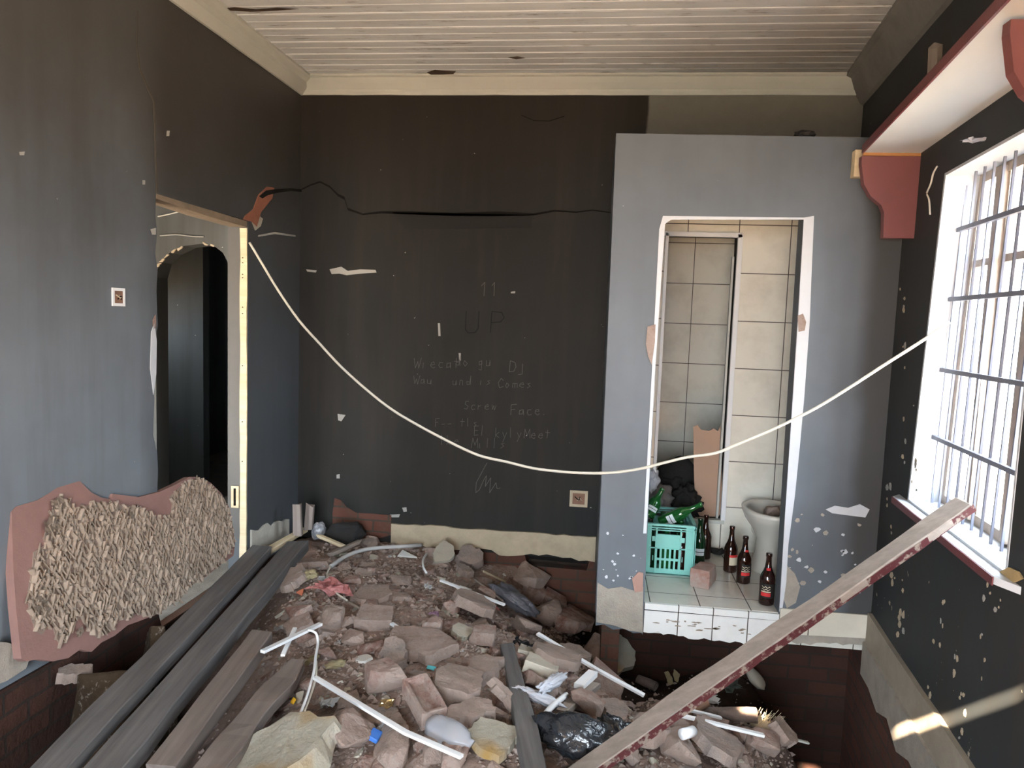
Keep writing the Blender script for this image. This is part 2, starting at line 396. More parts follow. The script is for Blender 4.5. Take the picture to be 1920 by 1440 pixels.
M_pier = dusty('mud_crusted_brick_pier', (.085, .055, .032), dust=(.05, .032, .018), amount=.4)
# ================================================================ SETTING
rnd = random.Random(7)
def S(o): o['kind'] = 'structure'; return o
def XZ(px, Y): return [PY(x, y, Y) for x, y in px]
def LW(Y, off, z): return Vector((XL(Y)-off*NL.x, Y+off*-NL.y, z))         # off = outwards from the room
def RW(Y, off, z): return Vector((XR(Y)+off*NR.x, Y+off*NR.y, z))

# --- left wall with its doorway
YD0, YD1, ZD = 3.371, 4.268, 2.19
edge = [LW(YD0+rnd.uniform(-.012, .006)-(.03 if .95 < z < 1.5 else 0), 0, z) for z in [0.02+.09*i for i in range(24)]]
pts = [LW(-1.3, 0, -.95), LW(YD0, 0, -.95)] + edge + [LW(YD0, 0, ZD), LW(YD1, 0, ZD-.006), LW(YD1, 0, -.95), LW(5.02, 0, -.95), LW(5.02, 0, ZC+.02), LW(-1.3, 0, ZC+.02)]
wall_left = S(prism('wall_left', pts, -NL*.13, M_left))
# --- back wall, opening to the shower
YB = 5.0
sh = [(.427, YB, .33), (.427, YB, 2.241), (.894, YB, 2.241), (.905, YB, .33)]
wall_back = S(prism('wall_back', [(-2.4, YB, -.02), (1.75, YB, -.02), (1.75, YB, ZC+.02), (-2.4, YB, ZC+.02)], (0, .12, 0), M_back, holes=[sh]))
# --- right wall with the window
WY0, WY1, WZ0, WZ1 = 2.46, 3.43, .875, 2.335
wh = [RW(WY0, 0, WZ0), RW(WY1+.06, 0, WZ0), RW(WY1-.06, 0, WZ1), RW(WY0, 0, WZ1)]
wall_right = S(prism('wall_right', [RW(-1.3, 0, -.0), RW(5.1, 0, -.0), RW(5.1, 0, ZC+.02), RW(-1.3, 0, ZC+.02)], NR*.20, M_right, holes=[wh]))
M_darkbrick = M_brickwall.copy(); M_darkbrick.name = 'pit_shade_brickwork'  # darker brickwork copy; the shade of the pits is put into its colours
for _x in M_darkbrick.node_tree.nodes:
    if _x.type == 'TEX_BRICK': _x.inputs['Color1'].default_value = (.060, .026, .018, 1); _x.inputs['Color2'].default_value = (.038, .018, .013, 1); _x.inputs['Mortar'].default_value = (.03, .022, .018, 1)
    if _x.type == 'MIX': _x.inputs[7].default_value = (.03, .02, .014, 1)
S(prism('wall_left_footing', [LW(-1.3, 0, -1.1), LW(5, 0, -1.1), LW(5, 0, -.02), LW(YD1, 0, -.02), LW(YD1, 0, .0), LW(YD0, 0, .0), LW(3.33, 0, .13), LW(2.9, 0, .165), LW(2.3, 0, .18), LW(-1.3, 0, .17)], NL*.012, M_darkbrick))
fr = S(prism('wall_right_footing', [RW(-1.3, .0, -1.3), RW(5.1, .0, -1.3), RW(5.1, .0, 0), RW(-1.3, .0, 0)], NR*.25, M_brickwall))
# --- rear wall, behind the photographer, with its open doorway
S(prism('wall_rear', [(-2.5, -1.3, -.95), (1.4, -1.3, -.95), (1.4, -1.3, ZC+.02), (-2.5, -1.3, ZC+.02)], (0, -.15, 0), M_left,
        holes=[[(-1.45, -1.3, .1), (-1.45, -1.3, 2.2), (.35, -1.3, 2.2), (.35, -1.3, .1)]]))
# --- foundations
S(prism('wall_footing_back', [(-2.3, YB, -1.0), (1.7, YB, -1.0), (1.7, YB, -.0), (.02, YB, -.0), (.0, YB, -.10), (-.42, YB, -.09), (-.44, YB, -.02), (-2.3, YB, -.0)], (0, .14, 0), M_brickwall))
S(box('wall_footing_hollow_shade', (-.2, 5.3, -.05), (.6, .3, .14), M_hollow_shade))  # near-black block; the hollow's shade is put into its colour
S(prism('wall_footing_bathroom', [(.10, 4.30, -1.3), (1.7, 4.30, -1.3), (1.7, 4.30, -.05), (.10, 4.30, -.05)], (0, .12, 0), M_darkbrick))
S(prism('wall_footing_side', [(.10, 4.0, -1.3), (.10, 5.02, -1.3), (.10, 5.02, -.04), (.10, 4.0, -.04)], (.1, 0, 0), M_brickwall))
# --- bathroom partition
YP = 3.92
top_r = XR(YP)
lo = [(.315, -.05), (.27, -.055), (.22, -.035), (.16, -.045), (.11, -.02), (.063, -.03)]
pts = [(.049, 2.631), (top_r, 2.617), (top_r, -.01), (1.05, -.01), (1.036, .10), (1.021, 2.217), (.312, 2.211), (.318, .6), (.322, .1), (.323, -.06)] + lo
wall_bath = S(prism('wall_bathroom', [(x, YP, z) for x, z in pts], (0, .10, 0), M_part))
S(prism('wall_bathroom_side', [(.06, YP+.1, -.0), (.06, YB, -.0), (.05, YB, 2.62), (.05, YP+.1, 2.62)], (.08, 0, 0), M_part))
# bathroom inside: tiled walls
th = .02
S(prism('wall_bathroom_back', [(.14, YB-.004, .12), (.905, YB-.004, .12), (.905, YB-.004, .33), (.427, YB-.004, .33), (.427, YB-.004, 2.241), (.894, YB-.004, 2.241), (.905, YB-.004, .12), (XR(5), YB-.004, .12), (XR(5), YB-.004, 2.62), (.14, YB-.004, 2.62)][0:0] or
  [(.14, YB-.004, .12), (XR(5)-.01, YB-.004, .12), (XR(5)-.01, YB-.004, 2.45), (.14, YB-.004, 2.45)], (0, -th, 0), M_tile, holes=[[(x, YB-.004, z) for x, _, z in sh]]))
S(box('wall_shower_back', (.8, 6.06, 1.2), (2.2, .1, 2.6), M_tile2))
S(box('wall_shower_left', (.30, 5.56, 1.2), (.08, 1.0, 2.6), M_tileY))
S(box('wall_shower_right', (1.45, 5.56, 1.2), (.08, 1.0, 2.6), M_tileY))
S(box('ceiling_shower', (.85, 5.56, 2.46), (1.3, 1.0, .08), M_cornice_dark))
S(box('floor_shower', (.85, 5.56, .03), (1.3, .95, .1), M_tilef))
bm = bmesh.new()
add_prism(bm, [Vector(p) for p in [(.325, YP+.015, -.04), (1.04, YP+.015, -.03), (XR(YP), YP+.015, -.0), (XR(5.1), 5.0, -.0), (.15, 5.0, -.0), (.15, YP+.11, -.0)]], Vector((0, 0, 0.158)))
floor_bath = S(finish(bm, 'floor_bathroom', M_tilef))
for v in floor_bath.data.vertices: v.co.z = .122 if v.co.z > .1 else (-.05)
# step front (white tiles) with broken lower edge
lowe = [(.323+.715*i/26, -.035-.05*(i/26)*(1-(i/26)*.4)+rnd.uniform(-.012, .012)) for i in range(27)]
st = S(prism('trim_5', [(.324, YP-.002, .122)]+[(1.037, YP-.002, .118)]+[(x, YP-.002, z) for x, z in lowe[::-1]], (0, .03, 0), M_steptile))
S(prism('trim_9', [(.324, YP-.004, .124), (1.037, YP-.004, .120), (1.037, YP-.004, .085), (.324, YP-.004, .089)], (0, -.005, 0), M_steptile))
S(box('trim_10', (.68, YP-.003, .0845), (.714, .004, .004), M_crack))
st2 = S(prism('trim_6', [(1.04, YP-.003, .155), (XR(YP), YP-.003, .155), (XR(YP), YP-.003, .03), (1.04, YP-.003, .015)], (0, -.012, 0), M_basetile))
S(prism('trim_7', [(1.04, YP-.003, .02)]+[(1.04+.47*i/14, YP-.003, -.035+.02*(i/14)+rnd.uniform(-.012, .012)) for i in range(15)]+[(XR(YP), YP-.003, .035)], (0, .06, 0), M_render))
# corridor beyond the left doorway
def c3(name, pts, ext, m=M_corr, holes=()): return S(prism(name, pts, ext, m, holes=holes))
YA = 4.48
arch_px = [(291, 930), (291, 520), (299, 492), (318, 474), (345, 461), (378, 457), (404, 463), (418, 474), (427, 492), (427, 930)]
ah = [PY(x, y, YA) for x, y in arch_px]; ah[0].z = .02; ah[-1].z = .02
ah[0].x = ah[1].x; ah[-1].x = ah[-2].x
wall_corr = c3('wall_corridor', [(-4.3, YA, -.05), (-2.28, YA, -.05), (-2.28, YA, ZC), (-4.3, YA, ZC)], (0, .14, 0), holes=[ah])
c3('wall_corridor_left', [(-4.3, 1.2, -.05), (-4.3, 8, -.05), (-4.3, 8, ZC), (-4.3, 1.2, ZC)], (-.1, 0, 0), holes=[[(-4.3, 5.0, 1.3), (-4.3, 5.4, 1.3), (-4.3, 5.4, 1.75), (-4.3, 5.0, 1.75)]])
portal('added_corridor_side_daylight', (-4.42, 5.2, 1.52), (1, 0, 0), .4, .45)  # unseen side opening, added to light the space behind the arch
xr = PY(381, 700, 5.9).x
c3('wall_corridor_back', [(-4.3, 5.9, -.05), (xr, 5.9, -.05), (xr, 5.9, ZC), (-4.3, 5.9, ZC)], (0, .1, 0))
c3('wall_corridor_right', [(-2.3, 4.6, -.05), (-2.3, 8, -.05), (-2.3, 8, ZC), (-2.3, 4.6, ZC)], (.1, 0, 0), M_left)
c3('wall_corridor_end', [(-4.3, 8, -.05), (-2.2, 8, -.05), (-2.2, 8, ZC), (-4.3, 8, ZC)], (0, .1, 0), M_left)
S(box('floor_corridor', (-3.27, 4.6, -.06), (2.06, 6.9, .08), M_render))
portal('added_corridor_front_daylight', (-3.3, 1.22, .9), (0, 1, 0), 1.7, 1.4)
S(prism('wall_corridor_front', [(-4.4, 1.2, -.05), (-2.25, 1.2, -.05), (-2.25, 1.2, ZC), (-4.4, 1.2, ZC)], (0, -.1, 0), M_left, holes=[[(-4.2, 1.2, .2), (-2.4, 1.2, .2), (-2.4, 1.2, 1.6), (-4.2, 1.2, 1.6)]]))  # unseen front opening, added to bring light into the corridor

# --- ceiling: grooved boards, two unseen gaps added to shape the sun patches
bm = bmesh.new()
prof = []; y = 3.15
while y < 5.05:
    prof += [(y, 0), (y+.004, -.004), (y+.014, -.005), (y+.018, 0), (y+.021, .002), (y+.026, .002), (y+.029, 0), (y+.100, 0), (y+.104, -.0025), (y+.110, -.0025), (y+.114, 0)]
    y += .1985
prof += [(5.1, 0)]
a = [bm.verts.new((-2.3, p[0], ZC+p[1])) for p in prof]; b = [bm.verts.new((1.8, p[0], ZC+p[1])) for p in prof]
for i in range(len(prof)-1): bm.faces.new((a[i], a[i+1], b[i+1], b[i]))
def back(px, py, off=.03):
    p = PR(px, py, off); t = (p.z-ZC)/-SUN_DIR.z; return p - SUN_DIR*(-t) if False else p - SUN_DIR*((ZC-p.z)/-SUN_DIR.z)
s1, s2 = back(1672, 1372, .05), back(1925, 1300, 0)
dx = .033
slit1 = [(s1.x-dx, s1.y, ZC), (s1.x+dx, s1.y, ZC), (s2.x+dx, s2.y, ZC), (s2.x-dx, s2.y, ZC)]
pc = PZ(1424, 1358, -.12); q = pc - SUN_DIR*((ZC-pc.z)/-SUN_DIR.z)
def gap(px, py, z, r):
    pc = PZ(px, py, z); q = pc - SUN_DIR*((ZC-pc.z)/-SUN_DIR.z); return [(q.x-r, q.y-r*.6, ZC), (q.x+r*1.1, q.y-r*.7, ZC), (q.x+r, q.y+r*.6, ZC), (q.x-r*1.1, q.y+r*.7, ZC)]
slit2 = gap(1432, 1356, -.33, .045)
add_prism(bm, [Vector(p) for p in [(-2.45, -1.5, ZC), (1.5, -1.5, ZC), (1.75, 3.15, ZC), (-2.45, 3.15, ZC)]], Vector((0, 0, .012)), [[Vector(p) for p in slit1], [Vector(p) for p in slit2]])
ceiling = S(finish(bm, 'ceiling', M_ceil))
S(box('ceiling_corridor', (-3.4, 4.6, ZC+.05), (2.2, 7.2, .06), M_cornice_dark))
S(box('ceiling_back_cover', (-.3, 5.4, ZC+.09), (4.6, 4.2, .1), M_cornice_dark))
for _px in ([(800, 136), (815, 131), (835, 133), (855, 134), (850, 139), (830, 140), (812, 142)], [(952, 108), (970, 106), (985, 109), (968, 111)], [(405, 17), (440, 14), (480, 18), (520, 15), (560, 17), (520, 20), (470, 22), (430, 20)]):
    pp_ = [PZ(x, y, ZC-.009) for x, y in _px]; prism('rust_stain', pp_, (0, 0, .001), simple('rust_stain', (.06, .035, .02), .9, .4, 20, 0), ceiling)
# --- cornices
def cornice(name, p0, p1, inward, mat, prof, ext=0):
    """profile points (out from wall, down from ceiling) swept from p0 to p1"""
    bm = bmesh.new(); n = 30; rows = []
    for i in range(n+1):
        p = Vector(p0).lerp(Vector(p1), i/n); rows.append([bm.verts.new(p + Vector(inward)*u + Vector((0, 0, -v+rnd.uniform(-.0015, .0015)))) for u, v in prof])
    for i in range(n):
        for k in range(len(prof)): bm.faces.new((rows[i][k], rows[i][(k+1) % len(prof)], rows[i+1][(k+1) % len(prof)], rows[i+1][k]))
    bm.faces.new(rows[0]); bm.faces.new(rows[-1][::-1])
    return S(finish(bm, name, mat))
cov = [(0, 0), (.085, 0), (.085, .012), (.07, .02), (.05, .05), (.022, .085), (.02, .10), (.012, .118), (0, .118)]
cornice('trim_1', (-2.13, YB, ZC), (1.62, YB, ZC), (0, -1, 0), M_cornice, cov)
cornice('trim_2', (XL(-1.3), -1.3, ZC), (XL(5), 5, ZC), (1, 0, 0), M_cornice, [(0, 0), (.10, 0), (.10, .015), (.085, .03), (.06, .045), (.055, .07), (.03, .10), (.015, .118), (0, .118)])
cornice('trim_3', (XR(-1.3), -1.3, ZC), (XR(5), 5, ZC), (-1, 0, 0), M_cornice_dark, [(0, 0), (.13, 0), (.13, .02), (.10, .03), (.02, .17), (.0, .18)])
# --- skirtings
def ragged(x0, x1, zt, zb, Y, n, at, ab):
    t = [(x0+(x1-x0)*i/n, Y, zt+rnd.uniform(-at, at)) for i in range(n+1)]
    b = [(x0+(x1-x0)*i/n, Y, zb+rnd.uniform(-ab, ab)+.02*math.sin(i*.7)) for i in range(n+1)]
    return t+b[::-1]
S(prism('baseboard_back', ragged(-1.412, .055, .150, -.01, YB-.001, 26, .006, .012), (0, -.022, 0), M_plaster))
bp = [LW(4.30+.54*i/10, 0, .235-.05*(i/10)+rnd.uniform(-.02, .02)) for i in range(11)] + [LW(4.84, 0, 0), LW(4.30, 0, 0)]
S(prism('baseboard_left', bp, NL*.012, simple('flaking_cream_skirting', (.52, .50, .44), .7, .3, 12, .5)))
S(prism('trim_4', [PL(-90, 1200, 0), PL(0, 1203, 0), PL(30, 1212, 0), PL(44, 1232, 0), PL(36, 1252, 0), PL(0, 1275, 0), PL(-90, 1310, 0)], NL*.03, M_render))
n = 30; M_stainbase = simple('stained_cream_skirting', (.30, .26, .205), .7, .45, 5, .4, tint=False)
zt = lambda i: .165+rnd.uniform(-.004, .004)
bb = [RW(-1+4.9*i/n, 0, zt(i)) for i in range(n+1)]; bl = [RW(-1+4.9*i/n, 0, .0+rnd.uniform(-.015, .015)) for i in range(n+1)]
S(prism('baseboard_right', bb+bl[::-1], -NR*.022, M_stainbase))
bl2 = [RW(-1+4.9*i/n, 0, -.16+rnd.uniform(-.05, .03)) for i in range(n+1)]
S(prism('baseboard_right_plaster', [RW(-1+4.9*i/n, 0, .01) for i in range(n+1)]+bl2[::-1], -NR*.035, M_render))

# --- exposed brick, patches, cracks on the back wall (thin, each its own shape)
def patch(name, px, Y, mat, parent, t=.003, fn=None):
    p = [(fn or (lambda x, y: PY(x, y, Y-.0005)))(x, y) for x, y in px]
    d = Vector((0, -t, 0)) if fn is None else (p[1]-p[0]).cross(p[2]-p[0]).normalized()
    if fn is not None:
        c = Vector((0, 0, H))-p[0]
        if d.dot(c) < 0: d = -d
        d = d*t
    return prism(name, p, d, mat, parent)
patch('exposed_brickwork', [(628, 934), (640, 938), (650, 950), (668, 961), (700, 963), (734, 966), (733, 1003), (700, 1012), (640, 1012), (624, 1000), (624, 960)], YB, M_brickwall, wall_back, .006)
patch('filled_slot', [(735, 398), (996, 403), (998, 428), (760, 430)], YB, simple('filler', (.0165, .0155, .014), .9, .1, 9, .2), wall_back, .002)
def crack(name, px, w, Y, mat, parent, fn=None):
    up = []; dn = []
    for i, (x, y) in enumerate(px):
        k = w[i] if isinstance(w, (list, tuple)) else w*(.6+.8*rnd.random())
        up.append((x, y-k/2)); dn.append((x+.5, y+k/2))
    return patch(name, up+dn[::-1], Y, mat, parent, .002, fn)
crack('crack', [(564, 356), (582, 347), (600, 341), (618, 350), (634, 366), (646, 372), (652, 392), (680, 402), (715, 398), (760, 399), (850, 402), (935, 401), (1000, 402), (1040, 395), (1080, 398), (1110, 394), (1147, 399)],
      [3, 2.5, 3, 4, 5, 6, 5, 3, 4, 6, 6, 9, 4, 3, 2.5, 2, 2], YB, M_crack, wall_back)
crack('crack', [(977, 216), (1000, 226), (1030, 227), (1058, 218)], 1.5, YB, M_crack, wall_back)
patch('paint_loss', [(618, 505), (640, 500), (652, 508), (676, 505), (704, 506), (706, 511), (676, 513), (650, 516), (636, 513), (622, 514)], YB, M_scratch, wall_back, .001)
for pp in ([(574, 505), (594, 507), (592, 511), (576, 509)], [(821, 606), (825, 606), (826, 630), (822, 630)], [(633, 776), (648, 778), (640, 790), (634, 788)], [(631, 890), (637, 889), (637, 897), (631, 897)],
           [(731, 965), (750, 964), (748, 970), (732, 970)], [(754, 952), (762, 951), (763, 959), (757, 960)], [(860, 662), (864, 662), (864, 676), (861, 676)], [(958, 547), (966, 546), (966, 550), (958, 550)]):
    patch('paint_chip', pp, YB, M_scratch, wall_back, .001)
# left-wall crack with the brick behind it
patch('hairline_seam', [(257, 20), (259, 20), (258, 90), (264, 130), (290, 190), (293, 300), (296, 360), (293, 362), (290, 300), (287, 192), (261, 132), (256, 90)], 0, simple('seam_dirt', (.085, .075, .06), .9, .2, 20, 0), wall_left, .001, lambda x, y: PL(x, y, .001))
fl = lambda x, y: PL(x, y, .001)
patch('broken_plaster', [(455, 412), (458, 405), (474, 392), (484, 365), (500, 350), (513, 352), (509, 372), (496, 388), (488, 398), (480, 425), (470, 415)], 0, simple('exposed_red_brick', (.30, .115, .07), .9, .3, 14, .5), wall_left, .006, fl)
patch('crack', [(484, 368), (497, 357), (520, 354), (545, 353), (564, 355), (564, 360), (545, 358), (520, 361), (500, 366), (490, 372)], 0, M_crack, wall_left, .008, fl)
patch('broken_plaster', [(470, 412), (482, 402), (492, 410), (488, 424), (478, 432)], 0, M_render, wall_left, .004, fl)
patch('paint_loss', [(283, 622), (289, 605), (293, 640), (292, 700), (287, 740), (281, 690)], 0, M_reveal, wall_left, .003, fl)
patch('paint_loss', [(286, 600), (291, 590), (292, 612), (287, 618)], 0, M_brick, wall_left, .003, fl)
patch('scratch', [(484, 441), (515, 435), (554, 441), (554, 444), (515, 439), (484, 444)], 0, M_scratch, wall_left, .001, fl)
for pp in ([(36, 285), (46, 284), (45, 291), (37, 291)], [(267, 338), (272, 338), (272, 346), (267, 346)], [(282, 430), (292, 427), (292, 440), (285, 440)], [(313, 245), (318, 245), (317, 255), (312, 255)]):
    patch('paint_chip', pp, 0, M_scratch, wall_left, .001, fl)
# partition: bare edges and broken bottom
patch('bare_plaster_edge', [(1507, 408), (1526, 405), (1521, 520), (1518, 600), (1508, 740), (1500, 830), (1490, 930), (1478, 1020), (1474, 1090), (1466, 1146), (1461, 1146), (1472, 960), (1484, 780), (1496, 600)], YP, M_reveal, wall_bath, .004)
patch('bare_plaster_edge', [(1243, 405), (1507, 408), (1507, 412), (1258, 412), (1247, 420), (1228, 700), (1212, 1000), (1206, 1000), (1222, 700), (1236, 430)], YP, M_reveal, wall_bath, .002)
patch('broken_plaster', [(1495, 592), (1505, 588), (1511, 604), (1508, 620), (1497, 622)], YP, M_brick_tan, wall_bath, .007)
patch('broken_plaster', [(1214, 612), (1229, 608), (1228, 640), (1222, 684), (1215, 668), (1211, 645)], YP, M_brick_tan, wall_bath, .005)
patch('broken_plaster', [(1120, 1092), (1140, 1104), (1165, 1100), (1190, 1108), (1206, 1100), (1205, 1186), (1180, 1182), (1150, 1172), (1118, 1166)], YP, M_render, wall_bath, .004)
patch('broken_plaster', [(1185, 1085), (1197, 1072), (1206, 1074), (1205, 1108), (1190, 1110)], YP, simple('pinkish_plaster', (.42, .25, .20), .9, .2, 12, .4), wall_bath, .006)
patch('broken_plaster', [(1548, 955), (1565, 948), (1590, 952), (1612, 945), (1630, 955), (1622, 970), (1590, 966), (1560, 962)], YP, M_reveal, wall_bath, .004)
patch('broken_plaster', [(1475, 1060), (1490, 1075), (1500, 1100), (1492, 1130), (1475, 1140), (1468, 1120)], YP, M_render, wall_bath, .003)
for i in range(26):
    x = rnd.uniform(1480, 1640); yy = rnd.uniform(960, 1130); r = rnd.uniform(1.5, 6)
    patch('paint_chip', [(x+r*math.cos(a)*rnd.uniform(.6, 1.4), yy+r*math.sin(a)*rnd.uniform(.5, 1.3)) for a in [k*PI/3 for k in range(6)]], YP, M_reveal if rnd.random() < .6 else M_render, wall_bath, .001)
for i in range(14):
    x = rnd.uniform(1126, 1200); yy = rnd.uniform(1000, 1090); r = rnd.uniform(1, 3.5)
    patch('paint_chip', [(x+r*math.cos(a)*rnd.uniform(.6, 1.4), yy+r*math.sin(a)*rnd.uniform(.5, 1.3)) for a in [k*PI/3 for k in range(6)]], YP, M_reveal, wall_bath, .001)

fr_ = lambda x, y: PR(x, y, .001)
for i, (cx_, y0_, y1_, n_) in enumerate([(1690, 1060, 1190, 9), (1678, 1040, 1110, 5), (1770, 1120, 1180, 5), (1757, 1190, 1210, 2), (1790, 1230, 1262, 3), (1805, 1270, 1400, 6), (1745, 1270, 1330, 3), (1850, 1095, 1125, 3), (1873, 1115, 1145, 3), (1700, 640, 900, 7), (1715, 720, 960, 6), (1690, 530, 590, 4), (1840, 1180, 1300, 4), (1665, 900, 1000, 6)]):
    for k in range(n_):
        x = cx_+rnd.uniform(-7, 7); yy = rnd.uniform(y0_, y1_); a = rnd.uniform(1.2, 3.2); b = a*rnd.uniform(1.3, 3.6)
        patch('paint_chip', [(x+a*math.cos(t)*rnd.uniform(.6, 1.3), yy+b*math.sin(t)*rnd.uniform(.7, 1.2)) for t in [q*PI/3 for q in range(6)]], 0, M_plaster if rnd.random() < .6 else M_scratch, wall_right, .001, fr_)
patch('broken_plaster', [(1878, 1072), (1895, 1064), (1912, 1072), (1920, 1085), (1900, 1094), (1884, 1092)], 0, simple('ochre_plaster', (.42, .30, .14), .9, .3, 20, .5), wall_right, .006, fr_)
M_smudge = simple('brown_smudge', (.26, .21, .16), .9, .3, 30, 0)
for i in range(22):
    x = rnd.uniform(1215, 1450); yy = 1150+(x-1205)*.085+rnd.uniform(8, 24); a = rnd.uniform(2, 9); b = rnd.uniform(.8, 2.2)
    patch('smudge', [(x+a*math.cos(t)*rnd.uniform(.5, 1.3), yy+a*math.cos(t)*.07+b*math.sin(t)*rnd.uniform(.5, 1.2)) for t in [q*PI/4 for q in range(8)]], YP-.0025, M_smudge, st, .0008)
# --- handwriting on the back wall
G = {'U': [[(0, 1), (0, .15), (.15, 0), (.5, 0), (.62, .2), (.62, 1)]], 'P': [[(0, 0), (0, 1), (.5, .95), (.62, .7), (.45, .5), (0, .48)]], '1': [[(0, .75), (.2, 1), (.2, 0)]],
     'D': [[(0, 0), (.05, 1), (.5, .8), (.6, .4), (.4, .05), (0, 0)]], 'J': [[(.45, .7), (.45, -.2), (.1, -.25)]], 'W': [[(0, .9), (.15, 0), (.35, .6), (.5, 0), (.7, .95)]],
     'i': [[(.1, .5), (.1, 0)]], 'e': [[(.05, .3), (.45, .32), (.35, .55), (.1, .45), (.05, .15), (.3, 0), (.48, .1)]], 'c': [[(.45, .5), (.15, .5), (.05, .2), (.2, 0), (.48, .05)]],
     'a': [[(.45, .5), (.1, .45), (.08, .08), (.4, .1), (.45, .5), (.5, 0)]], 'd': [[(.45, .3), (.1, .4), (.1, .05), (.42, .1), (.5, 1)], [(.5, 1), (.5, 0)]], 'g': [[(.4, .5), (.1, .4), (.15, .1), (.42, .2), (.42, .5), (.4, -.4), (.1, -.35)]],
     'u': [[(.05, .5), (.08, .05), (.4, .05), (.45, .5), (.5, 0)]], 'n': [[(.05, 0), (.05, .5), (.35, .5), (.42, 0)]], 'v': [[(.05, .5), (.25, 0), (.45, .55)]], 's': [[(.42, .5), (.12, .42), (.38, .18), (.05, 0)]],
     'C': [[(.6, .8), (.3, 1), (.02, .5), (.2, .02), (.6, .15)]], 'o': [[(.2, .5), (.05, .2), (.25, 0), (.45, .25), (.2, .5)]], 'm': [[(.03, 0), (.05, .5), (.25, .45), (.28, 0), (.3, .45), (.52, .45), (.55, 0)]],
     'S': [[(.5, .9), (.15, .95), (.1, .6), (.45, .4), (.35, .05), (.02, .1)]], 'r': [[(.05, 0), (.05, .5), (.1, .35), (.4, .5)]], 'w': [[(.02, .5), (.12, 0), (.28, .4), (.4, 0), (.55, .5)]], 'F': [[(.05, 0), (.05, .95), (.55, 1)], [(.05, .5), (.4, .52)]],
     't': [[(.2, .9), (.2, 0)], [(0, .6), (.45, .62)]], 'l': [[(.1, 1), (.1, 0)]], 'E': [[(.5, 1), (.05, .95), (.05, 0), (.5, 0)], [(.05, .5), (.4, .5)]], 'k': [[(.05, 1), (.05, 0)], [(.4, .5), (.05, .25), (.45, 0)]], 'y': [[(.05, .5), (.25, .05)], [(.45, .5), (.1, -.45)]],
     'M': [[(0, 0), (.1, 1), (.35, .3), (.6, 1), (.7, 0)]], 'R': [[(0, 0), (0, 1), (.45, .85), (.05, .5), (.5, 0)]], '.': [[(.1, 0), (.16, .04)]], '-': [[(.05, .3), (.4, .3)]], 'A': [[(0, 0), (.3, 1), (.55, 0)], [(.1, .4), (.45, .4)]]}
def stroke(bm, pts, w, Y):
    for i in range(len(pts)-1):
        a, b = Vector(pts[i]), Vector(pts[i+1]); d = b-a
        if d.length < 1e-5: continue
        n = Vector((-d.z, 0, d.x)).normalized()*w/2; d = d.normalized()*w*.3
        v = [bm.verts.new(p) for p in (a-n-d, b-n+d, b+n+d, a+n-d)]; bm.faces.new(v)
def writing(name, text, px, py, hpx, mat, w=.0045, parent=None, Y=YB-.003, slant=.06, gap=.75, drop=0):
    bm = bmesh.new(); x = px
    for ch in text:
        if ch == ' ': x += hpx*.75; continue
        for st in G[ch]:
            pts = [PY(x+(u+slant*v)*hpx*.95+rnd.uniform(-.6, .6), py+drop*(x-px)-v*hpx+rnd.uniform(-.7, .7), Y) for u, v in st]
            stroke(bm, pts, w, Y)
        x += hpx*gap
    return finish(bm, name, mat, parent or wall_back)
writing('graffiti', '11', 902, 555, 26, M_chalk, .004)
writing('graffiti', 'UP', 872, 624, 40, M_ink, .006, gap=1.2)
writing('graffiti', 'Wiecat', 776, 690, 20, M_chalk, .003); writing('graffiti', 'do gu', 853, 686, 19, M_chalk, .003); writing('graffiti', 'DJ', 955, 697, 21, M_chalk, .004)
writing('graffiti', 'New', 775, 720, 17, M_chalk, .003) if 'N' in G else writing('graffiti', 'Wau', 775, 720, 17, M_chalk, .003)
writing('graffiti', 'und is', 848, 722, 17, M_chalk, .003); writing('graffiti', 'Comes', 933, 727, 18, M_chalk, .0035)
writing('graffiti', 'Screw', 870, 768, 17, M_chalk, .003); writing('graffiti', 'Face.', 957, 778, 20, M_chalk, .004)
writing('graffiti', 'F-- tls', 815, 800, 16, M_chalk, .003); writing('graffiti', 'El', 888, 816, 18, M_chalk, .003); writing('graffiti', 'kyly', 928, 820, 18, M_chalk, .003); writing('graffiti', 'Meet', 982, 822, 18, M_chalk, .0035)
writing('graffiti', '1ke', 824, 834, 18, M_chalk, .003); writing('graffiti', 'Mills', 884, 840, 18, M_chalk, .003)
bm = bmesh.new(); stroke(bm, [PY(x, y, YB-.003) for x, y in [(913, 868), (893, 905), (892, 924), (899, 918), (907, 900), (912, 892), (910, 912), (920, 896), (918, 924), (930, 905), (932, 916), (938, 915)]], .004, YB); finish(bm, 'graffiti', M_chalk, wall_back)

# --- left doorway timber: jamb edge, lintel
d2 = S(empty('door_1', LW(4.26, .05, 0)))
inv = Matrix.Translation(-d2.location)
def under(o, root):
    """parent keeping the world place"""
    o.data.transform(Matrix.Translation(Vector(o.location)-Vector(root.location))); o.location = (0, 0, 0); o.parent = root; return o
jp = []
zz = [.04+.1*i for i in range(22)]
under(prism('jamb_edge', [LW(4.262, .0, z)+Vector((rnd.uniform(-.002, .002), 0, 0)) for z in zz]+[LW(4.262, .044, z)+Vector((rnd.uniform(-.003, .003), 0, 0)) for z in zz[::-1]], (0, -.012, 0), M_batten), d2)
under(prism('jamb_face', [LW(4.264, .044, .2), LW(4.264, .13, .2), LW(4.264, .13, 2.17), LW(4.264, .044, 2.17)], (0, -.004, 0), simple('worn_grey_jamb', (.085, .083, .078), .6, .15, 6, .1)), d2)
under(box('latch_cutout', LW(4.252, .075, .47), (.05, .01, .14), M_batten), d2)
under(box('latch_slot', LW(4.248, .075, .47), (.012, .012, .11), M_crack), d2)
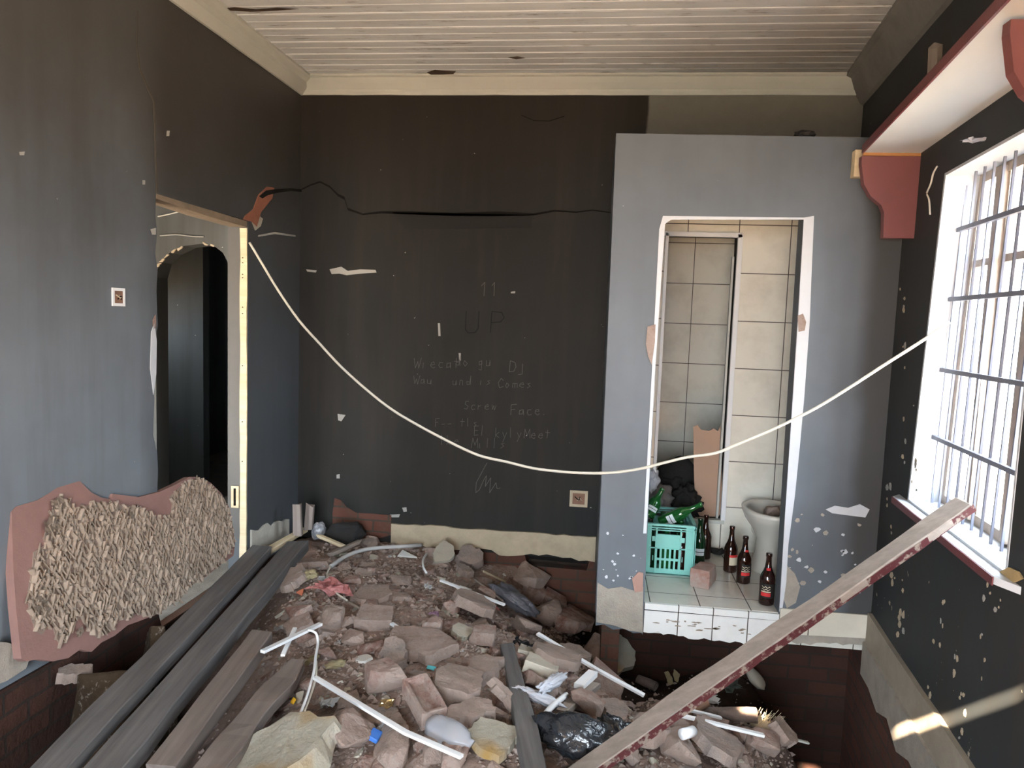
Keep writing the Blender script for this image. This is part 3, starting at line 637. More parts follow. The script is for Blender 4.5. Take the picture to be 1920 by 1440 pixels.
for z in (1.96, 1.93, 1.86, 1.84, 1.66, 1.62, 1.3, .95, .7):
    under(tube('nail', [LW(4.249, .025, z), LW(4.243, .025, z)], .003, M_crack, seg=6), d2)
ln = S(prism('trim_8', [LW(YD0, -.002, ZD+.003), LW(YD1-.02, -.002, ZD-.01), LW(YD1-.02, -.002, ZD-.045), LW(3.8, -.002, ZD-.04), LW(YD0, -.002, ZD-.02)], -NL*.11, simple('broken_lintel_edge', (.22, .17, .12), .9, .4, 14, .6)))
# bent wire ends above the arch
for nm, px in (('wire', [(296, 406), (315, 402), (335, 397), (350, 391)]), ('scratch', [(300, 442), (330, 440), (360, 443), (382, 444)])):
    o = tube(nm, smooth_path([PY(x, y, YA-.01) for x, y in px], 4), .004, M_cable if nm == 'wire' else M_scratch, wall_corr, 6)
# plaster lips on the arch edge
for i, (x, y) in enumerate([(297, 497), (304, 488), (312, 480), (325, 471), (336, 466), (384, 457), (398, 461)]):
    p = PY(x, y, YA-.006); o = prism('broken_plaster', [p+Vector((.022*rnd.uniform(.5, 1.2)*math.cos(a), 0, .010*rnd.uniform(.4, 1.2)*math.sin(a)+.012*math.cos(a)*(1 if i < 5 else -.5))) for a in [k*PI/4 for k in range(8)]], (0, .01, 0), M_plaster, wall_corr)

# --- shower frame (inside bathroom)
sf = S(empty('door_2', (.66, 4.97, .33)))
under(box('frame_head', (.66, 4.965, 2.245), (.50, .03, .03), M_white), sf)
under(box('frame_side', (.902, 4.965, 1.29), (.03, .03, 1.92), M_white), sf)
under(box('frame_inner', (.872, 5.02, 1.22), (.014, .03, 1.78), M_cornice), sf)
under(box('frame_sill', (.66, 4.97, .325), (.50, .05, .025), M_cornice), sf)
under(box('frame_edge', (.43, 4.965, 1.29), (.02, .03, 1.92), M_white), sf)

# --- window: reveal, sill, steel casements, panes
w1 = S(empty('window_1', RW(2.95, .1, WZ0)))
def ring(name, outer, inner, ext, mat): return prism(name, outer, ext, mat, holes=[inner])
wo = [RW(WY0-.0, -.002, WZ0-.0), RW(WY1+.062, -.002, WZ0), RW(WY1-.058, -.002, WZ1), RW(WY0, -.002, WZ1)]
wi = [RW(WY0+.012, -.002, WZ0+.01), RW(WY1+.045, -.002, WZ0+.01), RW(WY1-.075, -.002, WZ1-.012), RW(WY0+.012, -.002, WZ1-.012)]
under(ring('reveal', wo, wi, NR*.2, M_reveal), w1)
sill = [RW(2.40, -.045, WZ0), RW(2.36, 0, WZ0), RW(2.36, .19, WZ0), RW(3.50, .19, WZ0), RW(3.62, 0, WZ0), RW(3.56, -.045, WZ0)]
sill[0] = RW(2.44, -.045, WZ0)
under(prism('sill', sill, (0, 0, -.025), M_reveal), w1)
under(prism('sill_edge', [RW(2.44, -.046, WZ0-.001), RW(3.56, -.046, WZ0-.001), RW(3.56, -.046, WZ0-.03), RW(2.44, -.046, WZ0-.03)], -NR*.004, M_maroon), w1)
FO = .13
def wbar(name, Y0, z0, Y1, z1, w, d, mat, off=FO, root=None):
    a, b = RW(Y0, off, z0), RW(Y1, off, z1); dd = (b-a); L = dd.length; q = dd.to_track_quat('Z', 'X').to_matrix()
    xx = NR; yy = dd.normalized().cross(xx); R3 = Matrix((yy, xx, dd.normalized())).transposed()
    o = box(name, (a+b)/2, (w, d, L), mat, rot=R3); return under(o, root or w1)
M_f = M_frame
under(ring('frame', [RW(2.47, FO, .885), RW(3.47, FO, .885), RW(3.36, FO, 2.325), RW(2.47, FO, 2.325)], [RW(2.505, FO, .925), RW(3.43, FO, .925), RW(3.33, FO, 2.285), RW(2.505, FO, 2.285)], NR*.035, M_f), w1)
for Y in (3.13, 2.79): wbar('mullion', Y, .9, Y-.02, 2.31, .05, .04, M_f)
for Y in (3.10, 2.83, 2.76): wbar('glazing_bar', Y, .9, Y-.02, 2.31, .018, .05, M_f, FO+.03)
wbar('transom', 2.48, 1.95, 3.40, 1.95, .03, .03, M_f, FO+.02)
M_pane = bpy.data.materials.new('dusty_window_glass'); M_pane.use_nodes = True
_t = M_pane.node_tree; _n = _t.nodes; _o = [x for x in _n if x.type == 'OUTPUT_MATERIAL'][0]; _mx = _n.new('ShaderNodeMixShader'); _tr = _n.new('ShaderNodeBsdfTransparent'); _tr.inputs[0].default_value = (.93, .95, .96, 1)
_t.links.new(_tr.outputs[0], _mx.inputs[1]); _t.links.new(_n['Principled BSDF'].outputs[0], _mx.inputs[2]); _mx.inputs[0].default_value = .06; _n['Principled BSDF'].inputs['Roughness'].default_value = .05; _t.links.new(_mx.outputs[0], _o.inputs[0])
for (a, b) in ((3.15, 3.40), (2.81, 3.11), (2.51, 2.77)):
    o = prism('pane', [RW(a, FO+.02, .93), RW(b, FO+.02, .93), RW(b-.03, FO+.02, 2.28), RW(a-.02, FO+.02, 2.28)], NR*.003, M_pane); under(o, w1)
# burglar bars
gr = empty('window_grille', RW(2.95, .07, WZ0), 'painted steel burglar grille fixed inside the bright window', 'window grille')
GO = .072
for z in (2.096, 1.80, 1.49, 1.185):
    wbar('crossbar', 2.44, z, 3.47, z, .018, .018, M_steel, GO, gr)
for i in range(11):
    Y = 3.405-.09*i
    if Y > 2.46: wbar('upright_bar', Y+.035, .88, Y-.045, 2.33, .0085, .0085, M_steel, GO+.012, gr)
# outside: ground and neighbouring wall seen through the bars
M_out = simple('outside_ground', (.30, .26, .21), .9)
S(box('floor_outside', (22.2, 2, -.45), (40, 40, .1), M_out)); S(box('floor_outside_rear', (-8, -11.6, -.45), (20.4, 20, .1), M_out)); S(box('floor_outside_left', (-12, 8, -.45), (15, 19, .1), M_out))
S(box('wall_outside', (9, 7.5, 1.9), (.2, 3.0, 4.6), simple('outside_pink_plaster', (.80, .62, .56), .9)))
# ================================================================ GROUND
ctrl = [  # (px, py, z) seen on the ground
 (600,1045,0.0),(680,1060,0.0),(750,1050,-.02),(840,1060,-.04),(900,1050,-.10),(700,1150,.03),(620,1120,.04),(560,1090,.04),(780,1120,0.0),(860,1110,-.05),(920,1120,-.12),
 (800,1200,.05),(700,1230,.06),(640,1250,.03),(590,1290,0.0),(540,1330,-.05),(520,1400,-.06),(800,1300,.06),(880,1260,.04),(850,1400,.06),(700,1400,.03),(600,1420,-.02),
 (940,1180,-.12),(980,1140,-.28),(1040,1120,-.38),(1020,1060,-.30),(1090,1170,-.45),(1000,1210,-.08),(1060,1260,-.05),(1120,1260,-.25),(1180,1260,-.40),(1120,1320,-.08),
 (1200,1330,-.22),(1150,1390,-.06),(1230,1400,-.12),(1300,1390,-.20),(1380,1400,-.28),(1060,1330,-.02),(1010,1300,.0),(980,1400,.03),(1080,1420,.0),(1350,1440,-.20),(1460,1440,-.35),(1250,1440,-.1),
 (1400,1368,-.29),(1440,1374,-.32),(1465,1385,-.34),(1490,1420,-.38),(1370,1350,-.30),(1320,1340,-.30),(1220,1300,-.30),(1270,1320,-.30)]
P3 = [tuple(PZ(x, y, z)) for x, y, z in ctrl]
P3 += [(1.5, 3.9, -1.25), (1.2, 3.85, -1.25), (.3, 4.2, -.6), (1.5, 3.0, -1.15), (1.45, 2.5, -1.0), (1.35, 3.4, -1.2), (1.5, 4.3, -1.3), (1.4, 1.9, -.2), (.55, 4.1, -.45), (.75, 4.1, -.43), (1.0, 4.1, -.45), (.75, 4.28, -.40), (1.0, 4.28, -.43), (1.35, 4.0, -1.1), (1.4, 3.6, -1.15), (.95, 3.85, -.62), (.3, 3.9, -.62), (.3, 3.5, -.52), (0.1, 4.6, -.5), (1.2, 1.4, -.4), (0, 1.2, .0), (-1, 1.2, -.05),
       (-2.1, 1.4, -.45), (-2.1, 2.2, -.65), (-1.9, 2.6, -.65), (-2.0, 3.2, -.5), (-1.9, 3.9, -.12), (-2.05, 4.6, .0), (-1.55, 2.3, -.35), (-1.6, 2.9, -.25), (-1.65, 3.5, -.06), (0, 0, 0), (1, 0, 0), (-2, 0, -.2), (0, -1.2, 0), (-1.5, -1.2, 0), (1, -1.2, 0),
       (-.5, 5.0, -.10), (0.0, 5.0, -.35), (-1.2, 5, .0), (-2, 5, .0), (1.5, 4.1, -1.3)]
P3 = np.array(P3)
dd = np.linalg.norm(P3[:, None, :2]-P3[None, :, :2], axis=2)
Wt = np.linalg.solve(dd + .03*np.eye(len(P3))*-1, P3[:, 2]-P3[:, 2].mean())
def hgt(x, y): return float(P3[:, 2].mean() + np.sqrt((P3[:, 0]-x)**2+(P3[:, 1]-y)**2) @ Wt)
def ground(x, y):
    n = noise.noise(Vector((x*3, y*3, 1)))*.035 + noise.noise(Vector((x*9, y*9, 5)))*.018 + noise.noise(Vector((x*25, y*25, 2)))*.006
    return min(hgt(x, y), .14) + n
gx0, gx1, gy0, gy1, st_ = -2.3, 1.72, -1.3, 5.1, .03
nx, ny = int((gx1-gx0)/st_)+1, int((gy1-gy0)/st_)+1
Z = np.zeros((nx, ny)); bm = bmesh.new(); vv = []
for i in range(nx):
    row = []
    for j in range(ny):
        x, y = gx0+i*st_, gy0+j*st_; Z[i, j] = ground(x, y); row.append(bm.verts.new((x, y, Z[i, j])))
    vv.append(row)
for i in range(nx-1):
    for j in range(ny-1): bm.faces.new((vv[i][j], vv[i+1][j], vv[i+1][j+1], vv[i][j+1]))
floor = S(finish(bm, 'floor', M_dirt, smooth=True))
def gz(x, y):
    u = (x-gx0)/st_; v = (y-gy0)/st_; i = max(0, min(nx-2, int(u))); j = max(0, min(ny-2, int(v))); a = u-i; b = v-j
    return (Z[i, j]*(1-a)+Z[i+1, j]*a)*(1-b)+(Z[i, j+1]*(1-a)+Z[i+1, j+1]*a)*b
def hit(px, py, extra=0):
    """where the sight line through a pixel meets the heap"""
    d = ray(px, py); t = 1.6
    while t < 6.5:
        p = d*t
        if p[2]+H < gz(p[0], p[1])+extra: break
        t += .01
    p = d*t; lim = 4.84 if p[0] < .05 else 4.22
    if p[1] > lim: p = p*(lim/p[1])
    return Vector((p[0], p[1], gz(p[0], p[1])+extra))
def nrm(x, y, e=.12):
    return Vector((gz(x-e, y)-gz(x+e, y), gz(x, y-e)-gz(x, y+e), 2*e)).normalized()

# ================================================================ RUBBLE SHAPES
def mesh_rock(L, Wd, Hh, seed, n=14, box_like=.5):
    r = random.Random(seed); bm = bmesh.new()
    for _ in range(n):
        v = [r.uniform(-1, 1) for _ in range(3)]; m = max(abs(c) for c in v); k = (1-box_like)+box_like/m if m > 0 else 1
        bm.verts.new((v[0]*k*L/2, v[1]*k*Wd/2, v[2]*k*Hh/2))
    res = bmesh.ops.convex_hull(bm, input=bm.verts)
    bmesh.ops.delete(bm, geom=[v for v in bm.verts if not v.link_faces], context='VERTS')
    co = np.array([v.co[:] for v in bm.verts]); c = (co.max(0)+co.min(0))/2; s = (co.max(0)-co.min(0))
    for v in bm.verts: v.co = Vector([(v.co[i]-c[i])*(L, Wd, Hh)[i]/s[i] for i in range(3)])
    rough(bm, min(L, Wd, Hh), seed); return bm
def rough(bm, s, seed, cuts=1, amt=.05):
    bmesh.ops.bevel(bm, geom=list(bm.edges), offset=s*.045, segments=1, affect='EDGES', profile=.5, clamp_overlap=True)
    bmesh.ops.triangulate(bm, faces=[f for f in bm.faces if len(f.verts) > 4])
    bmesh.ops.subdivide_edges(bm, edges=[e for e in bm.edges if e.calc_length() > s*.35], cuts=cuts, use_grid_fill=True)
    big_ = [e for e in bm.edges if e.calc_length() > max(.018, s*.16)]
    bmesh.ops.subdivide_edges(bm, edges=big_, cuts=1, use_grid_fill=True)
    for v in bm.verts:
        n = noise.noise_vector(v.co*(2.2/s)+Vector((seed, seed*2, 0))); m_ = noise.noise_vector(v.co*(6/s)+Vector((seed*3, 0, 7))); v.co += Vector(n)*s*amt + Vector(m_)*s*.028
def mesh_brick(L, Wd=.106, Hh=.072, seed=0, frog=False, broken=True):
    r = random.Random(seed); bm = bmesh.new(); bmesh.ops.create_cube(bm, size=1)
    for v in bm.verts:
        v.co.x *= L; v.co.y *= Wd; v.co.z *= Hh
        if broken and v.co.x > 0: v.co.x += r.uniform(-.28, .18)*Wd; v.co.y *= r.uniform(.75, 1); v.co.z *= r.uniform(.8, 1)
    if frog:
        top = max(bm.faces, key=lambda f: f.calc_center_median().z)
        bmesh.ops.inset_region(bm, faces=[top], thickness=.027)
        bmesh.ops.translate(bm, vec=(0, 0, -.004), verts=top.verts)
        bmesh.ops.inset_region(bm, faces=[top], thickness=.007, depth=-.024)
    bmesh.ops.bevel(bm, geom=list(bm.edges), offset=.0035, segments=1, affect='EDGES', clamp_overlap=True)
    bmesh.ops.subdivide_edges(bm, edges=[e for e in bm.edges if e.calc_length() > .04], cuts=2, use_grid_fill=True)
    for v in bm.verts:
        n = noise.noise_vector(v.co*22+Vector((seed, 0, seed))); v.co += Vector(n)*(.0035 if not frog else .0022)
        if broken and v.co.x > L*.3: v.co += Vector(noise.noise_vector(v.co*45+Vector((seed, 3, 1))))*.008
    return bm
def mesh_slab(L, Wd, t, seed, n=7, jagg=.25):
    r = random.Random(seed); pts = []
    for i in range(n):
        a = 2*PI*(i+r.uniform(-.3, .3))/n; k = 1+r.uniform(-jagg, jagg*.3)
        m = max(abs(math.cos(a)), abs(math.sin(a))); k *= (.5+.5/m)
        pts.append(Vector((math.cos(a)*k*L/2, math.sin(a)*k*Wd/2, -t/2)))
    out = []
    for i in range(n):
        a, b = pts[i], pts[(i+1) % n]; out.append(a)
        for k in range(1, 4):
            p = a.lerp(b, k/4); out.append(p+Vector((r.uniform(-1, 1), r.uniform(-1, 1), 0))*t*.22)
    bm = bmesh.new(); add_prism(bm, out, Vector((0, 0, t)))
    for v in bm.verts:
        if v.co.z > 0: v.co.x *= .95; v.co.y *= .95
    es = [e for e in bm.edges if e.calc_length() > t*1.1]
    bmesh.ops.subdivide_edges(bm, edges=es, cuts=1, use_grid_fill=True)
    for v in bm.verts:
        v.co += Vector(noise.noise_vector(v.co*18+Vector((seed, 1, 2))))*t*.13 + Vector((0, 0, noise.noise(v.co*6+Vector((seed, 0, 0)))*t*.3))
    return bm
def mesh_scrap(L, Wd, seed, crumple=.5, nseg=9):
    r = random.Random(seed); bm = bmesh.new(); g = []
    for i in range(nseg+1):
        row = []
        for j in range(nseg+1):
            u, v = i/nseg-.5, j/nseg-.5
            e = 1-.35*(abs(u)+abs(v))*r.random()
            p = Vector((u*L*e, v*Wd*e, 0)); n1 = noise.noise_vector(Vector((u*3.2, v*3.2, seed))); n2 = noise.noise_vector(Vector((u*8, v*8, seed+9)))
            p += Vector(n1)*crumple*min(L, Wd)*.55 + Vector(n2)*crumple*min(L, Wd)*.22; row.append(bm.verts.new(p))
        g.append(row)
    for i in range(nseg):
        for j in range(nseg): bm.faces.new((g[i][j], g[i+1][j], g[i+1][j+1], g[i][j+1]))
    r0 = bmesh.ops.solidify(bm, geom=list(bm.faces), thickness=.0012); return bm
def mesh_blob(L, Wd, Hh, seed, amt=.3, sub=4, freq=1.6):
    bm = bmesh.new(); bmesh.ops.create_icosphere(bm, subdivisions=sub, radius=.5)
    for v in bm.verts:
        n = v.co.normalized(); k = 1 + amt*noise.noise(n*freq+Vector((seed, 0, 0))) + amt*.7*(abs(noise.noise(n*freq*2.3+Vector((0, seed, 0))))-.2) + amt*.3*noise.noise(n*freq*5+Vector((0, 0, seed)))
        v.co = Vector((n.x*L/2*k, n.y*Wd/2*k, n.z*Hh/2*k))
    return bm
VIEW = Vector((float(WW[0]), float(WW[1]), 0)).normalized(); SIDE = Vector((float(RR[0]), float(RR[1]), 0)).normalized()
PLACED = []
def rest(o, px, py, yaw, tilt=(0, 0), sink=.25, hgt_=None, align=True):
    """set a piece down on the heap where the pixel's sight line meets it; yaw measured from the view's right"""
    bb_ = [Vector(c) for c in o.bound_box]; h = max(c.z for c in bb_)-min(c.z for c in bb_)
    p = hit(px, py, 0 if hgt_ is None else hgt_)
    base = math.atan2(SIDE.y, SIDE.x)
    R0 = Matrix.Rotation(base+math.radians(yaw), 3, 'Z') @ Matrix.Rotation(math.radians(tilt[0]), 3, 'X') @ Matrix.Rotation(math.radians(tilt[1]), 3, 'Y')
    if align:
        q = Vector((0, 0, 1)).rotation_difference(nrm(p.x, p.y)).to_matrix(); R0 = q @ R0
    lo_ = min((R0 @ c).z for c in bb_)
    o.rotation_euler = R0.to_euler(); o.location = p + Vector((0, 0, -lo_ - h*sink*.8)); PLACED.append((p.x, p.y, max(c.x for c in bb_)))
    return o
def thing(name, bm, mat, label, cat, px, py, yaw=0, tilt=(0, 0), sink=.25, group=None, smooth=False, extra=None, align=True):
    o = finish(bm, name, mat, smooth=smooth); tag(o, label, cat, group); rest(o, px, py, yaw, tilt, sink, extra, align); return o
def met(px_len, px, py):
    p = hit(px, py); return px_len/FPX*((p-Vector((0, 0, H))).dot(Vector(WW)))

# pieces one can single out: (shape, px, py, len px, depth m, height m, yaw, tilt, material, name, label)
B, S_, R_ = 'brick', 'slab', 'rock'
big = [
 (B,585,1068,66,.12,.06,8,(0,0),M_brick_tan,'brick','tan flat paver lying beside the upper end of the long dark timbers'),
 (S_,545,1112,75,.28,.045,10,(0,0),M_plchunk,'plaster_slab','dusty brown plaster slab left of the orange clay shard'),
 (S_,697,1122,80,.24,.03,-8,(0,0),M_plchunk,'plaster_slab','flat pale grey plaster sheet lying right of the pink plastic bag'),
 (B,706,1170,72,.16,.07,-3,(8,0),M_brick_tan,'brick','dusty tan brick below the flat pale grey plaster sheet'),
 (R_,622,1172,50,.15,.10,0,(0,0),M_plchunk,'rock','rounded brown lump with a pale broken face below the pink plastic bag'),
 (R_,563,1163,44,.13,.09,30,(0,0),M_brick2,'brick','red brick corner poking up beside the white trunking end'),
 (R_,691,1020,36,.12,.09,12,(0,0),M_grchunk,'concrete_block','small square grey block near the cream skirting of the back wall'),
 (S_,832,1057,48,.20,.02,-8,(38,0),M_cream,'tile','big cream tile lying tilted on top of the rubble below the skirting'),
 (S_,882,1058,56,.18,.05,-10,(30,0),M_grchunk,'plaster_slab','grey beige plaster polygon right of the big cream tile'),
 (S_,872,1080,38,.10,.04,-15,(10,0),M_grchunk,'plaster_slab','small grey slab just below the grey beige plaster polygon'),
 (R_,818,1027,38,.14,.09,-30,(0,0),M_brick_tan,'rock','brown stone leaning against the skirting behind the big cream tile'),
 (R_,990,1078,62,.26,.2,-20,(0,0),M_brick_tan,'rock','large dark brown boulder under the hollow in the footing'),
 (B,963,1124,34,.13,.10,10,(0,0),M_brick2,'brick','dark red brick end left of its two neighbours on the pit slope'),
 (B,1002,1130,40,.13,.11,0,(0,0),M_brick2,'brick','dark red brick end in the middle of three on the pit slope'),
 (B,1037,1124,40,.13,.09,-5,(0,0),M_brick2,'brick','dark red brick end right of its two neighbours on the pit slope'),
 (R_,1026,1172,56,.2,.15,-35,(0,0),M_plchunk,'rock','angular stone with a pale top face above the black plastic sheet'),
 (R_,911,1134,46,.13,.09,-20,(0,0),M_brick,'brick','dusty pink brick half beneath the end of the white trunking'),
 (R_,848,1150,28,.09,.07,-30,(0,0),M_salmon,'brick','salmon pink brick lump in the middle of the heap'),
 (S_,888,1162,96,.30,.05,-22,(0,0),M_plchunk,'plaster_slab','long dusty plaster slab right of the salmon pink lump'),
 (R_,811,1190,38,.13,.10,0,(0,0),M_brick,'brick','rounded pink brick half beside the short white trunking'),
 (S_,866,1196,50,.16,.025,12,(14,0),M_cream,'tile','cream triangular tile piece above the brick with grey mortar'),
 (R_,907,1206,46,.15,.09,-10,(0,0),M_brick,'brick','pinkish brown brick left of the short dark timber'),
 (S_,790,1219,140,.30,.05,-4,(0,0),M_brick_tan,'plaster_slab','wide dust covered slab in the centre of the heap'),
 (S_,735,1252,60,.20,.05,20,(20,0),M_grchunk,'plaster_slab','rough grey mortar slab above the red brick corner'),
 (S_,682,1239,36,.08,.012,-10,(0,0),M_whitetile,'tile','small white flake lying on brown dirt'),
 (R_,717,1299,66,.20,.12,38,(0,0),M_brick,'brick','reddish brick corner pointing up left of the frogged brick'),
 (S_,858,1312,104,.36,.06,-24,(0,0),M_plchunk,'plaster_slab','broad beige plaster slab right of the frogged brick'),
 (S_,882,1360,66,.26,.06,-40,(0,0),M_plchunk,'plaster_slab','narrower beige slab broken off the lower edge of the broad one'),
 (S_,925,1402,108,.24,.03,-25,(5,0),M_boulder,'plaster_slab','smooth cream plaster sheet at the foot of the short dark timber'),
 (S_,908,1268,66,.22,.06,-12,(0,0),M_plchunk,'plaster_slab','lump of mortar under the orange shard beside the short dark timber'),
 (S_,950,1340,30,.20,.04,70,(30,0),M_plchunk,'plaster_slab','narrow cream sliver of plaster against the short dark timber'),
 (S_,924,1352,24,.18,.03,80,(10,0),M_plchunk,'plaster_slab','thin pale plaster strip next to the smooth cream sheet'),
 (R_,988,1195,54,.13,.08,8,(0,0),M_plchunk,'rock','rounded sandy stone at the top end of the short dark timber'),
 (S_,1042,1256,96,.30,.04,-42,(0,0),M_plchunk,'plaster_slab','long sandy slab sloping down beside the long white trunking'),
 (B,995,1245,50,.12,.06,-8,(0,0),M_cream,'timber_block','upper of two cream crusted blocks right of the short dark timber'),
 (B,1010,1270,56,.13,.06,-10,(0,0),M_cream,'timber_block','lower of two cream crusted blocks right of the short dark timber'),
 (S_,1076,1244,66,.22,.05,-30,(20,0),M_plchunk,'plaster_slab','sandy plaster piece leaning under the long white trunking'),
 (S_,1152,1240,80,.30,.05,-20,(48,0),M_boulder,'plaster_slab','yellowish broken slab standing on edge in the dark pit'),
 (B,1136,1310,80,.14,.10,-14,(0,0),M_brick,'brick','pink brick with a bright end face left of the leaning plank'),
 (R_,1098,1345,66,.18,.09,-16,(0,0),M_brick,'brick','pink brick slab above the black plastic bag'),
 (R_,992,1284,22,.09,.07,10,(0,0),M_brick,'brick','small pink brick lump under the cream crusted blocks'),
 (R_,1017,1306,32,.13,.08,35,(0,0),M_brick_tan,'brick','tan brick wedge beside the white rag'),
 (R_,1050,1287,28,.12,.08,-20,(0,0),M_brick,'brick','small brown brick end between the white rag and the batten'),
 (S_,1150,1348,60,.20,.04,-8,(10,0),M_grchunk,'plaster_slab','greyish plaster plate beside the leaning plank above the black bag'),
 (S_,1215,1388,90,.30,.05,-30,(0,0),M_plchunk,'plaster_slab','dusty pinkish slab just right of the leaning plank'),
 (R_,1172,1422,56,.18,.09,0,(0,0),M_grchunk,'rock','pale grey stone between the leaning plank and the second black bag'),
 (R_,1244,1348,60,.20,.10,-10,(0,0),M_brick,'brick','pink brick lump right of the leaning plank below the twin trunkings'),
 (R_,1270,1420,60,.2,.10,10,(0,0),M_plchunk,'rock','rust stained stone near the bottom edge right of the plank'),
 (B,1332,1380,60,.14,.07,-6,(0,0),M_brick,'brick','pink brick lying under the white trunking right of the plank'),
 (R_,1258,1375,44,.14,.08,20,(0,0),M_plchunk,'rock','pale stone beside the short white pipe end'),
 (R_,1396,1388,44,.14,.06,-10,(0,0),M_brick,'brick','brick half below the sunlit brush'),
 (R_,1428,1408,60,.18,.09,-22,(0,0),M_brick,'brick','dusky pink brick at the edge of the dark pit'),
 (S_,1466,1400,54,.16,.05,-25,(0,0),M_plchunk,'plaster_slab','brown plaster wedge at the very edge of the dark pit'),
 (S_,1340,1425,120,.30,.05,-20,(0,0),M_grchunk,'plaster_slab','long bluish grey slab along the bottom edge right of the plank'),
 (R_,653,1408,80,.24,.14,-20,(0,0),M_brick_tan,'rock','large rough brown stone right of the mustard stained boulder'),
 (R_,733,1424,70,.2,.10,5,(0,0),M_plchunk,'rock','beige stone at the bottom edge below the blue card'),
 (S_,650,1370,54,.20,.05,-20,(0,0),M_brick,'plaster_slab','brown brick slab above the large rough brown stone'),
 (R_,736,1388,56,.16,.08,10,(0,0),M_grchunk,'rock','smooth grey stone under the middle of the long white trunking'),
 (R_,525,1318,32,.13,.09,10,(0,0),M_brick,'brick','dusty pink lump beside the yellow scrap'),
 (R_,494,1356,28,.12,.09,0,(0,0),M_brick,'brick','small pink lump under the edge of the fourth timber'),
 (R_,812,1425,40,.14,.08,0,(0,0),M_plchunk,'rock','pale chunk at the bottom edge below the cloudy plastic bottle'),
 (R_,852,1431,52,.16,.08,-10,(0,0),M_brick,'brick','pink brick at the bottom edge under the smooth cream sheet'),
 (R_,660,1205,46,.14,.05,10,(0,0),M_brick_tan,'rock','half buried brown stone above the pale foam ring'),
 (S_,560,1190,60,.2,.04,20,(0,0),M_brick_tan,'plaster_slab','brown slab behind the white trunking beside the timbers'),
 (R_,620,1060,40,.14,.06,-10,(0,0),M_brick_tan,'rock','reddish brown lump beneath the looping grey pipe'),
 (R_,752,1095,40,.16,.04,10,(0,0),M_brick_tan,'rock','flat brown stone half sunk in the upper dirt slope'),
 (R_,1128,1210,60,.22,.16,-10,(0,0),M_brick_tan,'rock','dark boulder low on the pit slope under the bathroom wall'),
 (R_,1070,1200,60,.24,.14,-30,(0,0),M_brick2,'brick','dark red slab of joined bricks deep on the pit slope'),
 (R_,1090,1100,50,.2,.1,0,(0,0),M_brick2,'brick','dark brick pushed out of the footing beside the bathroom wall'),
]
for k, (sh_, px, py, Lp, D, Hh, yaw, tilt, mat, nm, lab) in enumerate(big):
    L = met(Lp, px, py)
    bm = mesh_brick(L, D, Hh, k) if sh_ == B else mesh_slab(L, D, Hh, k+3) if sh_ == S_ else mesh_rock(L, D, Hh, k+11, 16, .65)
    thing(nm, bm, mat, lab, {'brick': 'brick', 'rock': 'stone', 'tile': 'tile', 'plaster_slab': 'plaster', 'concrete_block': 'block', 'timber_block': 'block'}[nm], px, py, yaw, tilt, .3)
# the whole brick with a frog and the mustard-stained boulder
thing('frogged_brick', mesh_brick(.222, .106, .075, 5, True, False), M_brick, 'whole pink brick with a hollow frog lying face up in the rubble', 'brick', 795, 1342, -62, (-4, 4), 0, extra=.02)
thing('concrete_boulder', mesh_slab(.46, .42, .10, 77, 6, .15), M_boulder, 'large cream concrete boulder with mustard stain beside the timbers', 'boulder', 515, 1492, -25, (0, 0), .5)
thing('clay_shard', mesh_rock(.045, .05, .03, 5, 9), M_orange, 'orange clay shard by the pink plastic bag', 'shard', 564, 1119, 10)
thing('clay_shard', mesh_rock(.055, .045, .035, 6, 8), M_orange, 'bright orange shard on mortar beside the short dark timber', 'shard', 907, 1257, 0, extra=.03)
thing('tile_shard', mesh_slab(.15, .10, .010, 21, 3, .1), M_whitetile, 'white triangular tile shard near the cream skirting', 'tile', 765, 1046, -6, (10, 0), .1)
thing('tile_shard', mesh_slab(.11, .07, .010, 22, 5, .1), M_whitetile, 'pale mint tile shard under the upper white trunking', 'tile', 870, 1110, -12, (6, 0), .1)
thing('tile_shard', mesh_slab(.10, .05, .010, 23, 4, .1), M_cream, 'cream card corner at the bottom edge right of the plank', 'tile', 1378, 1434, -8, (0, 0), .0)

# scattered smaller pieces, alike: grouped
def protos(fn, mats, name, n): return [finish(fn(i), name, mats[i % len(mats)]) for i in range(n)]
def drop(o, x, y, sc, sink=.3):
    o.location = (x, y, gz(x, y) + o.dimensions.z*0 + sc*.0); 
    q = Vector((0, 0, 1)).rotation_difference(nrm(x, y)).to_matrix()
    R0 = q @ Matrix.Rotation(rs.uniform(0, 2*PI), 3, 'Z') @ Matrix.Rotation(rs.gauss(0, .28), 3, 'X')
    o.rotation_euler = R0.to_euler(); o.scale = (sc,)*3
rs = random.Random(21); SCAT = []
def in_heap(x, y):
    if not (-1.9 < x < 1.35 and 1.9 < y < 4.95): return False
    z = gz(x, y)
    if x < -1.35-(y-2.2)*.22 : return rs.random() < .18
    if z < -.40: return rs.random() < .12
    return True
def scatter(name, group, label, cat, n, mk, mats, np_, smin, smax, hmax):
    ps = protos(mk, mats, name, np_); used = set()
    for k in range(n):
        while True:
            # denser towards the camera
            y = 1.95 + 3.0*rs.random()**1.15; x = rs.uniform(-1.8, 1.35)
            if in_heap(x, y) and not (x > .12 and y > 3.85): break
        j = k % np_
        if j not in used: o = ps[j]; used.add(j)
        else: o = ps[j].copy(); COL.objects.link(o)
        sc = smin + (smax-smin)*rs.random()**2
        drop(o, x, y, sc); o.location.z += hmax*sc*rs.uniform(-.05, .3)
        tag(o, label, cat, group); SCAT.append((o, name, sc, smin, smax))
